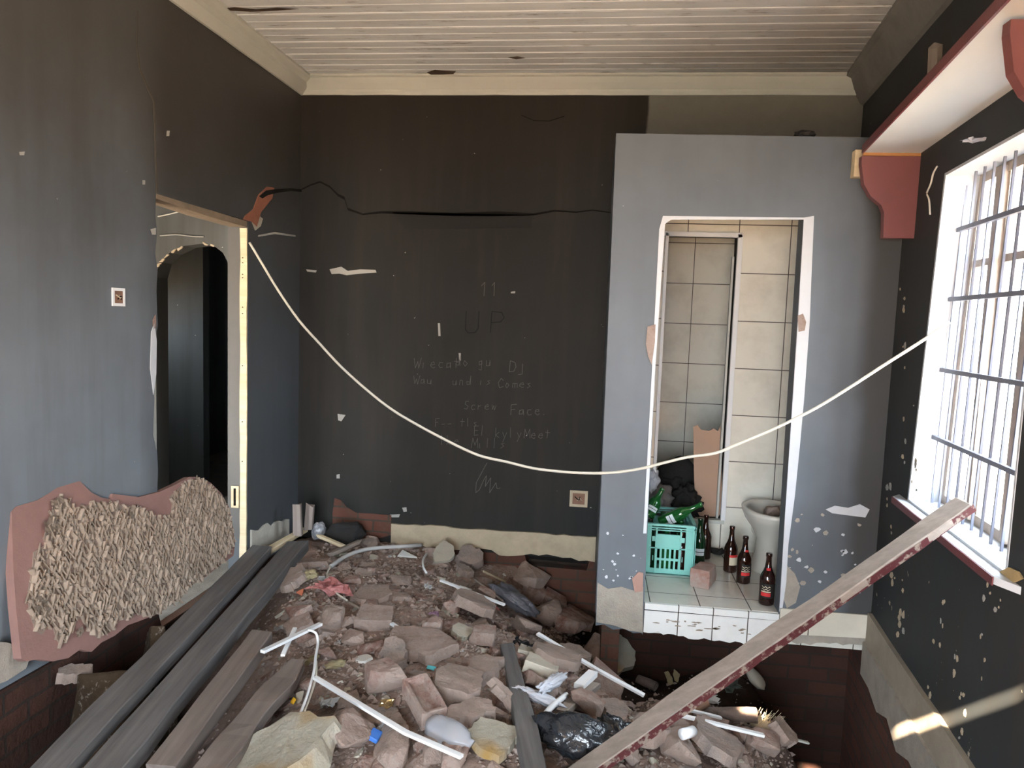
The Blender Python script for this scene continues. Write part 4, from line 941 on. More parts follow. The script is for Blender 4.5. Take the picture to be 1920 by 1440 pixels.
scatter('brick_fragment', 'brick fragments in the heap', 'small broken pinkish brick fragment in the rubble heap', 'brick fragment', 290,
        lambda i: mesh_rock(.10, .075, .05, 100+i, 12, .7), [M_brick, M_brick, M_brick_tan, M_brick2], 12, .35, 1.35, .05)
scatter('plaster_fragment', 'plaster fragments in the heap', 'small broken beige plaster fragment in the rubble heap', 'plaster fragment', 290,
        lambda i: mesh_slab(.12, .09, .022, 200+i, 6, .25), [M_plchunk, M_plchunk, M_grchunk, M_brick_tan, M_cream], 12, .3, 1.5, .022)
scatter('paper_scrap', 'paper scraps in the heap', 'little torn scrap of white paper lying in the rubble', 'paper scrap', 95,
        lambda i: mesh_scrap(.06, .04, 300+i, .4, 5), [M_paper, M_paper, M_cloth, M_cream], 6, .4, 1.1, .03)
scatter('mortar_lump', 'mortar lumps in the heap', 'small lump of mortar in the rubble heap', 'mortar lump', 280,
        lambda i: mesh_rock(.06, .05, .035, 500+i, 10, .6), [M_plchunk, M_cream, M_grchunk, M_boulder, M_brick], 10, .3, 1.1, .035)
scatter('tile_chip', 'tile chips in the heap', 'small pale tile chip in the rubble heap', 'tile chip', 120,
        lambda i: mesh_slab(.07, .05, .008, 600+i, 5, .3), [M_cream, M_whitetile, M_plchunk, M_cream], 8, .3, 1.1, .01)
def twig(i):
    bm_ = bmesh.new(); r_ = random.Random(i); add_tube(bm_, [(-.04, 0, 0), (-.01, r_.uniform(-.006, .006), .002), (.02, r_.uniform(-.006, .006), 0), (.045, 0, .003)], .0028, 5); return bm_
scatter('twig', 'twigs and splinters in the heap', 'thin brown splinter in the rubble heap', 'splinter', 70, twig, [M_plank, M_beam2, M_batten], 6, .5, 1.6, .006)
# gravel nobody could count
bm = bmesh.new(); rg = random.Random(5)
base = [mesh_rock(1, .8, .6, 400+i, 7, .5) for i in range(1)]
for b_ in base: b_.free()
for k in range(14000):
    while True:
        y = 1.95+3*rg.random(); x = rg.uniform(-1.85, 1.35)
        if in_heap(x, y): break
    s = rg.uniform(.003, .011) if rg.random() < .85 else rg.uniform(.011, .022); z = gz(x, y)+s*.3
    vs = [bm.verts.new((x+s*rg.uniform(.6, 1.3)*dx_, y+s*rg.uniform(.6, 1.3)*dy_, z+s*rg.uniform(.4, .9)*dz_)) for dx_, dy_, dz_ in ((1, 0, 0), (-.5, .8, 0), (-.5, -.8, 0), (.1, .1, 1), (0, 0, -1))]
    for f in ((0, 1, 3), (1, 2, 3), (2, 0, 3), (1, 0, 4), (2, 1, 4), (0, 2, 4)): bm.faces.new([vs[q_] for q_ in f])
o = finish(bm, 'gravel', M_plchunk); tag(o, 'fine crumbled mortar and grit strewn over the heap', 'gravel', kind='stuff')
# ================================================================ TIMBERS
def timber(name, A, Bp, w, t, mat, label, cat='timber', roll=0, segs=14, wob=.004, end=None, taper=None, seed=0, nrm_=None, parent=None):
    """beam from A to B (centres of the top face ends), width w, thickness t; edges a little worn"""
    A, Bp = Vector(A), Vector(Bp); d = Bp-A; L = d.length; d.normalize()
    up = Vector(nrm_) if nrm_ else Vector((0, 0, 1)); side = d.cross(up).normalized(); up = side.cross(d).normalized()
    up = Matrix.Rotation(roll, 3, d) @ up; side = d.cross(up).normalized()
    R3 = Matrix((d, -side, up)).transposed()      # local x along, y across, z up
    bm = bmesh.new(); rows = []; r = random.Random(seed)
    for i in range(segs+1):
        x = L*i/segs; k = 1 if not taper else taper(i/segs)
        row = []
        for (yy, zz) in ((-w/2*k, 0), (-w/2*k, -t), (w/2*k, -t), (w/2*k, 0)):
            xo = r.uniform(-.02, .02) if i in (0, segs) else 0
            row.append(bm.verts.new((x+xo, yy+noise.noise(Vector((x*3, yy*20, seed)))*wob*2, zz+noise.noise(Vector((x*4, yy*9, seed+5)))*wob)))
        rows.append(row)
    for i in range(segs):
        for k in range(4): bm.faces.new((rows[i][k], rows[i][(k+1) % 4], rows[i+1][(k+1) % 4], rows[i+1][k]))
    bm.faces.new(rows[0]); bm.faces.new(rows[-1][::-1])
    bmesh.ops.recalc_face_normals(bm, faces=bm.faces)
    bmesh.ops.bevel(bm, geom=[e for e in bm.edges if abs((e.verts[0].co-e.verts[1].co).normalized().x) > .9], offset=.004, segments=1, affect='EDGES')
    o = finish(bm, name, mat, parent); o.rotation_euler = R3.to_euler(); o.location = A
    if label: tag(o, label, cat)
    return o
def under_t(o, root):
    """world-placed child: keep place under an unrotated root"""
    m = Matrix.Translation(-root.location) @ Matrix.LocRotScale(o.location, o.rotation_euler, None)
    o.data.transform(m); o.location = (0, 0, 0); o.rotation_euler = (0, 0, 0); o.parent = root; return o
def tp(fx, fy, fz, nx_, ny_, nz_): return PZ(fx, fy, fz), PZ(nx_, ny_, nz_)
def beyond(a, b, k): return a + (b-a)*k
a, b = tp(490, 1024, .17, 88, 1440, .13); timber('timber', a, beyond(a, b, 1.3), .125, .06, M_beam, 'long dark timber nearest the ridged slab, leftmost of the four', seed=1)
a, b = tp(558, 1014, .15, 192, 1440, .11); timber('timber', a, beyond(a, b, 1.3), .13, .075, M_beam, 'second long dark timber reaching furthest into the back corner', seed=2)
a, b = tp(490, 1183, .12, 296, 1440, .10); t3 = timber('timber', a, beyond(a, b, .975), .105, .07, M_beam2, 'shorter brown grey timber with a splintered near end, third from left', seed=3)
a, b = tp(555, 1238, .08, 390, 1440, .09); timber('timber', a, beyond(a, b, 1.3), .115, .05, M_beam2, 'ragged timber with a tapering far end, rightmost of the four', seed=4, wob=.012, taper=lambda k: .55+.45*min(1, k*3))
# short dark timber on the heap
a, b = tp(951, 1206, .045, 1006, 1440, .15); timber('timber', a, beyond(a, b, 1.25), .075, .07, M_beam, 'short dark grey timber lying alone on the heap beside the leaning plank', seed=6)
# leaning plank: window sill to rubble
T = PR(1797, 944, .02); T.z = max(T.z, WZ0+.035)
A1 = PZ(1110, 1425, .10)
root = empty('leaning_plank', A1, 'bare dusty plank with a maroon edge leaning from rubble to window sill', 'plank')
nv = Vector((0, 0, 1))
pl = timber('board', A1+(A1-T)*.25, T+(T-A1)*.02, .085, .034, M_plank, None, seed=8, wob=.006, segs=24, roll=math.radians(6)); 
dpl = (T-A1).normalized(); sd = dpl.cross(Vector((0, 0, 1))).normalized(); up_ = sd.cross(dpl).normalized()
Rr = Matrix.Rotation(math.radians(6), 3, dpl); up_ = Rr @ up_; sd = dpl.cross(up_).normalized()
under_t(pl, root)
bm = bmesh.new(); nn_ = 40; A0, T0 = A1+(A1-T)*.24, T+(T-A1)*.015; rows = []
for i in range(nn_+1):
    p = A0.lerp(T0, i/nn_); q0 = p + sd*.0445 - up_*(.002+abs(noise.noise(Vector((i*.5, 0, 3))))*.006); q1 = p + sd*.0445 - up_*(.035-abs(noise.noise(Vector((i*.4, 4, 3))))*.008)
    rows.append((bm.verts.new(q0), bm.verts.new(q1)))
for i in range(nn_): bm.faces.new((rows[i][0], rows[i][1], rows[i+1][1], rows[i+1][0]))
bmesh.ops.solidify(bm, geom=list(bm.faces), thickness=.003)
_pe = under_t(finish(bm, 'painted_edge', M_maroonchip), root); _pe.parent = pl

# uprights and battens in the far corner
def bar(name, p0, p1, w, t, mat, label, cat, seed=0, **k): return timber(name, p0, p1, w, t, mat, label, cat, seed=seed, segs=6, wob=.003, **k)
c = PZ(556, 1012, .08)
bar('timber_stub', PY(557, 1005, 4.55), PY(555, 946, 4.55), .055, .03, M_beam2, 'left of two upright timber stubs in the far corner', 'timber stub', 11, nrm_=(0, -1, 0))
bar('timber_stub', PY(577, 992, 4.62), PY(580, 946, 4.62), .055, .03, M_beam2, 'right of two upright timber stubs in the far corner', 'timber stub', 12, nrm_=(0, -1, 0))
bar('batten', PZ(500, 1030, .14), PZ(572, 988, .16), .05, .03, M_batten, 'pale short batten crossing the far timber ends', 'batten', 13)
bar('batten', PZ(598, 1002, .12), PZ(645, 1022, .08), .035, .02, M_batten, 'thin pale batten slanting right from the corner stubs', 'batten', 14)
bar('batten', PZ(618, 1037, .07), PZ(672, 1013, .09), .035, .025, M_plank, 'brown batten lying below the charred felt piece', 'batten', 15)
bar('stick', PZ(908, 1070, -.02), PZ(950, 1090, -.15), .015, .012, M_batten, 'yellow stick poking over the pit from the grey plaster', 'stick', 16)
bar('stick', PZ(890, 1085, .0), PZ(944, 1126, -.05), .014, .012, M_plank, 'grey brown stick crossing the end of the white trunking', 'stick', 17)
bar('stick', PZ(651, 1126, .06), PZ(698, 1150, .06), .014, .012, M_plank, 'short brown stick by the end of the looping grey pipe', 'stick', 18)
bar('batten', PZ(1050, 1332, .07), PZ(1116, 1278, .03), .045, .03, M_plank, 'speckled wooden batten slanting up beside the white rag', 'batten', 19)
bar('stick', PZ(960, 1079, -.18), PZ(976, 1049, -.14), .035, .02, M_batten, 'short cream wood piece on the dark boulder', 'stick', 20)
thing('plastic_wrap', mesh_blob(.11, .10, .12, 3, .3, 3), M_clear, 'crumpled clear wrapping at the foot of the corner stubs', 'wrapping', 597, 992, extra=.05)
f = thing('felt_piece', mesh_rock(.30, .12, .20, 55, 10, .4), M_black, 'black charred felt hump against the bare brick of the back wall', 'felt', 648, 1004, 4, sink=.1)

# ================================================================ RIDGED SLAB against the left wall
n0 = Vector((math.cos(.0249), -math.sin(.0249), .13)).normalized()
p0 = LW(3.0, -.10, .12)
def PS(x, y, off=0): return PW(x, y, p0+n0*off, n0)
out = [(22, 960), (30, 950), (70, 938), (92, 925), (120, 905), (140, 892), (156, 908), (172, 924), (190, 933), (209, 936), (211, 926), (260, 932), (300, 922), (330, 908), (356, 894), (372, 894), (395, 905), (415, 925), (430, 952), (436, 985), (441, 1020), (438, 1042),
       (415, 1058), (385, 1082), (352, 1100), (325, 1122), (300, 1142), (278, 1158), (260, 1165), (240, 1172), (215, 1192), (190, 1205), (172, 1222), (150, 1218), (128, 1234), (100, 1240), (72, 1236), (50, 1240), (40, 1235), (30, 1140), (24, 1050)]
slab = prism('screed_slab', [PS(x, y) for x, y in out], -n0*.035, M_screed)
root = empty('ridged_slab', PS(100, 1240))
tag(root, 'broken pink screed slab with ridged beige adhesive leaning on the left wall', 'slab')
under(slab, root)
# adhesive: raised combed bed, with diamond ridges that peel into flaps
ad = [(100, 950), (112, 932), (128, 938), (140, 955), (170, 945), (200, 942), (225, 946), (250, 950), (285, 965), (300, 975), (325, 960), (318, 930), (345, 905), (372, 898), (395, 910), (415, 932), (428, 958), (432, 990), (436, 1022), (420, 1048), (392, 1072), (370, 1092), (352, 1098), (340, 1120), (322, 1130), (300, 1148), (280, 1158), (255, 1150), (240, 1160), (215, 1165), (205, 1185), (180, 1195), (165, 1180), (150, 1160), (140, 1165), (128, 1190), (112, 1212), (102, 1190), (96, 1165), (78, 1190), (66, 1185), (55, 1150), (50, 1120), (60, 1060), (62, 1035), (85, 1020), (80, 1010), (92, 975)]
bed = under(prism('adhesive_bed', [PS(x, y) for x, y in ad], n0*.004, simple('thin_adhesive_bed', (.27, .20, .16), .95, .25, 9, .4)), root)
def inside(x, y, poly):
    c = False; j = len(poly)-1
    for i in range(len(poly)):
        if (poly[i][1] > y) != (poly[j][1] > y) and x < (poly[j][0]-poly[i][0])*(y-poly[i][1])/(poly[j][1]-poly[i][1])+poly[i][0]: c = not c
        j = i
    return c
uy = Vector((math.sin(.0249), math.cos(.0249), 0)); uz = n0.cross(uy).normalized(); uz = uz if uz.z > 0 else -uz
o_ = PS(230, 1060); ra = random.Random(9)
def to_px(p):
    v = p-Vector((0, 0, H)); z = v.dot(Vector(WW)); return 960+FPX*v.dot(Vector(RR))/z, 720-FPX*v.dot(Vector(UU))/z
bm = bmesh.new()
pitch = .024
for fam in (1, -1):
    dirv = (uy*fam*.52+uz).normalized(); nv_ = n0.cross(dirv).normalized()
    for k in range(-75, 76):
        c0 = o_ + nv_*(k*pitch); t = -1.2
        while t < 1.2:
            ln_ = ra.uniform(.02, .05); a_ = c0+dirv*t+nv_*ra.uniform(-.003, .003); b_ = c0+dirv*(t+ln_*1.1)+nv_*ra.uniform(-.003, .003); t += ln_
            x_, y_ = to_px((a_+b_)/2)
            if not inside(x_, y_, ad) or ra.random() < .10: continue
            hgt0, hgt1 = ra.uniform(.010, .020), ra.uniform(.006, .026); w = ra.uniform(.003, .0065); lean = nv_*ra.uniform(-.008, .012)
            vs = [bm.verts.new(q) for q in (a_-nv_*w, a_+nv_*w, b_+nv_*w, b_-nv_*w, a_-nv_*w*.5+n0*hgt0+lean, a_+nv_*w*.5+n0*hgt0+lean, b_+nv_*w*.5+n0*hgt1+lean, b_-nv_*w*.5+n0*hgt1+lean)]
            for f_ in ((4, 5, 6, 7), (0, 1, 5, 4), (1, 2, 6, 5), (2, 3, 7, 6), (3, 0, 4, 7)): bm.faces.new([vs[i] for i in f_])
o = finish(bm, 'adhesive_ridges', M_adhesive); o['kind'] = 'stuff'; under(o, root); o.parent = bed
for x, y, r_ in ((108, 945, 12), (98, 985, 16), (150, 1185, 8), (250, 965, 9), (75, 1130, 12), (88, 1145, 10), (120, 948, 8)):
    bmf = mesh_scrap(r_*.0045, r_*.006, x, .25, 5); o = finish(bmf, 'adhesive_flap', M_adhesive)
    q = Vector((0, 0, 1)).rotation_difference(n0).to_euler(); o.rotation_euler = q; o.location = PS(x, y, .015); under_t(o, root)
# piers and ledges in the left pit
def pier(px0, px1, py0, py1, Y, label, seed):
    a_, b_ = PY(px0, py0, Y), PY(px1, py0, Y); zb_ = -.9
    bm = mesh_rock(abs(b_.x-a_.x), .2, a_.z-zb_, seed, 26, .97)
    o = finish(bm, 'brick_pier', M_pier); o.location = Vector(((a_.x+b_.x)/2, Y+.1, (a_.z+zb_)/2)); tag(o, label, 'brick pier'); return o
pier(232, 295, 1180, 0, 3.0, 'mud streaked brick pier just below the ridged slab', 41)
pier(108, 252, 1268, 0, 2.62, 'crusted brown brick pier in the dark left pit', 42)
a, b = PZ(0, 1322, .02), PZ(130, 1252, .02); timber('bearer', a-(b-a)*1, b, .07, .05, M_black, 'black bearer running under the lower edge of the ridged slab', 'timber', seed=44)
o = finish(mesh_slab(.16, .10, .045, 45, 6, .3), 'mortar_slab', M_plchunk); tag(o, 'brown mortar lump capping the brick pier in the left pit', 'mortar'); o.location = PY(138, 1262, 2.7); o.rotation_euler = (.2, .1, .4)

# ================================================================ TRUNKING, PIPES, CABLES
def trunk(pts, w, label, cat='trunking', mat=M_white, name='trunking', z=None, r=None):
    P_ = [PZ(*p) for p in pts]
    bm = bmesh.new()
    for i in range(len(P_)-1):
        d = P_[i+1]-P_[i]; q = d.to_track_quat('X', 'Z').to_matrix(); add_box(bm, (P_[i]+P_[i+1])/2, (d.length, w, w*.55), q, .0012)
    o = finish(bm, name, mat); recentre(o); return tag(o, label, cat)
trunk([(826, 1088, .04), (946, 1134, .0)], .020, 'white trunking running from the upper heap towards the black plastic sheet')
trunk([(734, 1169, .09), (779, 1198, .09)], .020, 'short white trunking above the pink brick half')
trunk([(492, 1222, .15), (601, 1170, .12)], .024, 'white trunking end beside the timbers with a thin cable looped over it')
trunk([(530, 1229, .11), (553, 1178, .12)], .019, 'short white trunking stub crossing behind the timber side')
trunk([(590, 1270, .11), (760, 1373, .13), (866, 1419, .13)], .021, 'long white trunking slanting down to the cloudy plastic bottle')
trunk([(1008, 1188, .04), (1120, 1256, -.02), (1208, 1304, -.08)], .022, 'long white trunking sloping along the pit edge towards the plank')
trunk([(1262, 1324, -.08), (1352, 1346, -.16)], .020, 'upper of two white trunkings right of the leaning plank')
trunk([(1254, 1336, -.04), (1432, 1379, -.14)], .022, 'lower of two white trunkings right of the leaning plank, sunlit tip')
trunk([(1436, 1373, -.25), (1516, 1393, -.32)], .016, 'thin dull trunking at the edge of the dark pit', mat=M_cornice)
trunk([(1085, 1288, .05), (1112, 1262, .04)], .045, 'white plastic elbow at the top of the speckled batten', 'fitting', name='trunking_elbow')
def pipe(pts, r, label, cat, mat, name, n=6, seg=10):
    o = tube(name, smooth_path([PZ(*p) for p in pts], n), r, mat, seg=seg); recentre(o); return tag(o, label, cat)
pipe([(1011, 1358, .07), (1022, 1340, .08), (1038, 1322, .08), (1062, 1303, .07)], .012, 'small white pipe beside the black plastic bag', 'pipe', M_white, 'pipe', 3)
pipe([(1279, 1377, -.02), (1300, 1371, -.03)], .022, 'short stub of white pipe right of the leaning plank', 'pipe', M_white, 'pipe', 2, 16)
pipe([(790, 1022, .03), (760, 1024, .06), (692, 1029, .07), (650, 1042, .07), (620, 1062, .07)], .013, 'grey flexible pipe looping over the upper heap', 'pipe', simple('grey_flexible_pipe', (.45, .44, .43), .5, .1), 'flexible_pipe')
pipe([(620, 1062, .08), (613, 1076, .07), (616, 1092, .07), (631, 1112, .08), (651, 1126, .07)], .005, 'thin pale cable hanging out of the grey flexible pipe', 'cable', M_cable, 'cable')
pipe([(578, 1181, .135), (592, 1187, .13), (596, 1205, .10), (592, 1230, .10), (588, 1262, .10), (574, 1310, .08), (552, 1362, .06)], .006, 'white cable arching down from the trunking to the boulder', 'cable', M_white, 'cable')
pipe([(593, 1240, .09), (592, 1270, .09), (583, 1302, .07), (566, 1345, .05)], .005, 'cream cable lying just right of the white arching one', 'cable', M_cable, 'cable')
pipe([(800, 1038, .02), (793, 1050, .05), (794, 1064, .05), (800, 1075, .03)], .007, 'little curved white strip left of the big cream tile', 'strip', M_white, 'curved_strip')
# the long slack cable across the room
A = PL(468, 455, .02); Bc = PR(1781, 604, -.06)
dv = (Bc-A); nvp = Vector((-dv.y, dv.x, 0)).normalized()
cpx = [(468, 455), (490, 492), (520, 542), (560, 600), (600, 645), (640, 688), (690, 733), (735, 768), (780, 795), (830, 822), (870, 842), (905, 856), (950, 866), (1000, 878), (1050, 884), (1100, 887), (1150, 886), (1200, 879), (1240, 869), (1290, 857), (1340, 850), (1380, 834), (1430, 813), (1460, 800), (1530, 765), (1600, 722), (1660, 683), (1720, 645), (1781, 604)]
cable = tube('cable', smooth_path([PW(x, y, A, nvp) for x, y in cpx], 4), .0072, M_cable, seg=10); recentre(cable); tag(cable, 'long slack cream cable slung across the room from doorway to window bars', 'cable')

# ================================================================ PLASTIC, RAGS, ODDMENTS
thing('plastic_bag', mesh_scrap(.24, .15, 60, .75, 16), M_pinkbag, 'crumpled salmon pink plastic bag on the upper left heap', 'bag', 618, 1121, -8, sink=0, extra=.01)
thing('plastic_sheet', mesh_blob(.32, .17, .09, 61, .4, 4), M_greybag, 'dusty black plastic sheet sagging over the pit edge', 'plastic sheet', 962, 1160, -34, sink=.1, smooth=True)
thing('plastic_bag', mesh_blob(.27, .18, .12, 62, .38, 4, 1.5), M_bag, 'shiny black plastic bag between short timber and leaning plank', 'bag', 1072, 1420, -5, sink=.15, smooth=True)
thing('plastic_bag', mesh_blob(.17, .12, .10, 63, .5, 4, 2.4), M_bag, 'small shiny black bag just right of the leaning plank foot', 'bag', 1150, 1410, 10, sink=.1, smooth=True)
thing('plastic_scrap', mesh_scrap(.12, .10, 64, .5, 8), M_bag, 'black plastic scrap beside the rounded sandy stone', 'plastic scrap', 980, 1220, -20, sink=0, extra=.02)
thing('plastic_scrap', mesh_scrap(.05, .04, 65, .5, 6), M_bag, 'tiny black plastic scrap on the long sandy slab', 'plastic scrap', 1061, 1250, -20, sink=0, extra=.05)
bmb = bmesh.new(); add_lathe(bmb, [(.0, 0), (.045, .004), (.052, .03), (.05, .09), (.053, .13), (.03, .17), (.015, .185), (.014, .20)], 20)
for v in bmb.verts: v.co = Vector((v.co.z-.1, v.co.x, v.co.y*.75)) + Vector(noise.noise_vector(v.co*18))*.012
thing('plastic_bottle', bmb, M_clear, 'squashed cloudy clear plastic bottle at the end of the long trunking', 'bottle', 845, 1400, -38, sink=.0, smooth=True, extra=.02)
thing('rag', mesh_blob(.26, .05, .05, 66, .5, 4, 2.5), M_cloth, 'white rag strip standing up among the pink brick lumps', 'rag', 1036, 1305, 62, sink=.1, extra=.03, smooth=True)
thing('rag', mesh_blob(.20, .05, .04, 67, .5, 4, 2.5), M_cloth, 'white rag end lying flat beside the short dark timber', 'rag', 1012, 1326, -25, sink=.1, extra=.02, smooth=True)
thing('foam_ring', mesh_blob(.09, .06, .03, 68, .5, 3), M_foam, 'pale yellow foam lump on bare brown dirt', 'foam', 629, 1256, 0, sink=.1)
thing('foam_lump', mesh_blob(.12, .09, .05, 69, .5, 3), M_foam, 'yellowish foam lump above the tan clay slab by the timbers', 'foam', 575, 1094, 0, sink=.1)
thing('bracket_scrap', mesh_scrap(.10, .05, 70, .45, 6), M_foam, 'tan crumpled strip where the trunking meets the cables', 'scrap', 586, 1246, 60, sink=0, extra=.02)
thing('card_box', mesh_brick(.055, .045, .02, 71, False, False), M_blue, 'small blue card box beside the smooth grey stone', 'box', 702, 1389, 75, (20, 0), .1, extra=.02)
thing('foam_scrap', mesh_rock(.045, .04, .012, 72, 8), M_turq, 'turquoise foam scrap in the middle of the heap', 'scrap', 809, 1255, 0, sink=0)
thing('yellow_scrap', mesh_rock(.03, .035, .012, 73, 8), M_yellow, 'yellow plastic scrap between third timber and cables', 'scrap', 551, 1322, 0, sink=0, extra=.02)
thing('yellow_scrap', mesh_rock(.035, .03, .012, 74, 8), M_yellow, 'orange yellow scrap at the foot of the frogged brick', 'scrap', 838, 1363, 0, sink=0, extra=.02)
thing('yellow_scrap', mesh_rock(.035, .05, .012, 75, 8), M_yellow, 'yellow leaf shaped scrap near the dark pit at bottom right', 'scrap', 1528, 1424, 0, sink=0, extra=.02)
thing('tin_lid', mesh_scrap(.065, .06, 76, .35, 6), N('brass_foil', .25, .6, .9).color((.75, .60, .35)).m, 'shiny brassy foil lid between red brick corner and long trunking', 'lid', 724, 1330, 0, sink=0, extra=.015)
thing('wrapper', mesh_scrap(.07, .045, 77, .35, 6), simple('red_white_wrapper', (.62, .22, .2), .4, .5, 30, 0), 'red and white wrapper at the top edge of the black plastic sheet', 'wrapper', 928, 1146, 20, sink=0, extra=.02)
thing('wrapper', mesh_scrap(.13, .05, 78, .2, 6), M_red, 'dull red plastic strip under the back wall skirting', 'wrapper', 878, 1035, 6, sink=0, extra=.01)
thing('wrapper', mesh_scrap(.06, .05, 79, .5, 6), simple('lilac_wrapper', (.50, .30, .42), .4, .3, 30, 0), 'lilac wrapper beside the salmon pink lump', 'wrapper', 815, 1155, 0, sink=0, extra=.01)
for k, (x, y, s_, lab) in enumerate([(614, 1334, .085, 'crumpled white paper right of the cables above the brown slab'), (609, 1382, .09, 'crumpled pinkish white tissue right of the mustard boulder'), (724, 1370, .07, 'white tissue just under the long white trunking'), (560, 1371, .05, 'white tissue at the tip of the mustard boulder'),
        (548, 1088, .08, 'white torn paper against the second dark timber'), (612, 1092, .09, 'white torn paper in the loop of the thin pale cable'), (602, 1068, .06, 'white paper scrap near the tan flat paver'), (802, 1105, .07, 'white cardboard corner on the upper right of the heap'), (1060, 1380, .06, 'white tissue above the shiny black bag'), (526, 1190, .07, 'pale tissue beside the brown third timber'), (1330, 1326, .12, 'white leaf of card standing behind the tan tube')]):
    thing('tissue', mesh_scrap(s_, s_*.7, 80+k, .8, 8), M_paper, lab, 'paper', x, y, k*40, sink=0, extra=.012)
def cone(L, r0, r1, seed, wall=.003):
    bm = bmesh.new(); seg = 20; rows = []
    for i in range(7):
        t = i/6; r = r0+(r1-r0)*t; rows.append([bm.verts.new((L*(t-.5), math.cos(k*2*PI/seg)*r, math.sin(k*2*PI/seg)*r*.8)) for k in range(seg)])
    for i in range(6):
        for k in range(seg): bm.faces.new((rows[i][k], rows[i][(k+1) % seg], rows[i+1][(k+1) % seg], rows[i+1][k]))
    bmesh.ops.solidify(bm, geom=list(bm.faces), thickness=wall)
    for v in bm.verts: v.co += Vector(noise.noise_vector(v.co*14+Vector((seed, 0, 0))))*.006
    return bm
thing('cardboard_tube', cone(.13, .05, .03, 1), M_tan, 'tan cardboard tube with its dark mouth towards the pit', 'tube', 1303, 1350, -10, (0, -25), .1, extra=.04)
thing('cardboard_tube', cone(.26, .035, .045, 2), M_plchunk, 'long dusty tube lying by the sunlit brush', 'tube', 1366, 1356, -8, sink=.1, extra=.03)
thing('cardboard_tube', cone(.12, .03, .035, 3), M_grchunk, 'grey ragged tube beside the upper trunking end', 'tube', 1212, 1290, -35, sink=.1, extra=.02)
# brush: wooden back and bristles
bp_ = hit(1432, 1362, .02); print('BRUSH', bp_, hit(1328, 1285), hit(1414, 1300))
br = empty('hand_brush', bp_, 'worn hand brush with pale bristles catching the sunlight by the pit', 'brush', rot=(.2, .1, -.3))
o = finish(mesh_blob(.13, .07, .045, 90, .15, 3), 'brush_back', M_batten, br, smooth=True)
bm = bmesh.new()
for k in range(70):
    x0 = rnd.uniform(-.045, .045); y0 = rnd.uniform(-.02, .02); d_ = Vector((rnd.uniform(0, .05), rnd.uniform(.0, .05), rnd.uniform(.03, .06)))
    add_tube(bm, [Vector((x0, y0, .01)), Vector((x0, y0, .01))+d_], [.0012, .0006], 4)
o = finish(bm, 'bristles', M_batten, br); o['kind'] = 'stuff'
# things down in the dark pit
thing('shoe_sole', mesh_blob(.16, .10, .06, 91, .15, 3), M_cream, 'pale ribbed shoe sole half lost in the dark pit', 'shoe', 1414, 1300, -15, sink=0, smooth=True)
thing('plastic_scrap', mesh_scrap(.14, .10, 92, .8, 9), simple('grey_green_film', (.16, .19, .16), .3, .4, 20, 0), 'grey green film wad beside the pale shoe sole', 'plastic scrap', 1368, 1298, 0, sink=0)
thing('wood_chip', mesh_rock(.10, .03, .03, 93, 8), M_orange, 'orange brown wood chip under the leaning plank above the pit', 'wood chip', 1328, 1285, 30, sink=0, extra=.03)
thing('card_piece', mesh_slab(.05, .09, .01, 94, 5), M_foam, 'left of two yellowish cards standing in the dark pit', 'card', 1256, 1230, 10, (70, 0), 0)
thing('card_piece', mesh_slab(.05, .09, .01, 95, 5), M_foam, 'right of two yellowish cards standing in the dark pit', 'card', 1270, 1245, 0, (70, 0), 0)
thing('leaf_scrap', mesh_scrap(.12, .03, 96, .25, 6), M_batten, 'curved cream bark strip on the dark pit slope', 'bark', 1068, 1145, -38, sink=0, extra=.02)

# ================================================================ SOCKETS
def junction(name, label, cat, c, nx_, w, h, mats, wires=True):
    """recessed back box with a broken plate"""
    root = empty(name, c, label, cat)
    t = Vector((-nx_.y, nx_.x, 0)).normalized(); R3 = Matrix((t, nx_, Vector((0, 0, 1)))).transposed()
    bm = bmesh.new(); add_prism(bm, [Vector((sx_*w/2, 0, sz*h/2)) for sx_, sz in ((-1, -1), (1, -1), (1, 1), (-1, 1))], Vector((0, .006, 0)), [[Vector((sx_*w*.34, 0, sz*h*.34)) for sx_, sz in ((-1, -1), (1, -1), (1, 1), (-1, 1))]])
    for v in bm.verts: v.co = R3 @ v.co
    o = finish(bm, 'plate', mats[0], root)
    bm = bmesh.new(); add_box(bm, (0, .002, 0), (w*.69, .003, h*.69)); 
    for v in bm.verts: v.co = R3 @ v.co
    finish(bm, 'back_box', mats[1], root)
    for k in range(4):
        x0, z0 = (k-1.5)*w*.14, h*.12*(-1)**k
        pts = [R3 @ Vector(q) for q in ((x0, .003, z0), (x0*.6, .010, z0*.3), (x0*.2+.004, .012, -z0*.5))]
        tube('wire', smooth_path(pts, 3), .0028, mats[2+k % 2], root, 6)
    return root
junction('switch_box', 'white framed open switch box high on the left wall', 'switch', PL(221, 557, .001), NL, .085, .082, [M_white, M_endgrain, M_plaster, M_crack])
junction('socket_box', 'open socket box with bare wires low on the back wall', 'socket', PY(1085, 935, YB-.001), Vector((0, -1, 0)), .125, .115, [M_plaster, M_endgrain, M_crack, M_plaster])

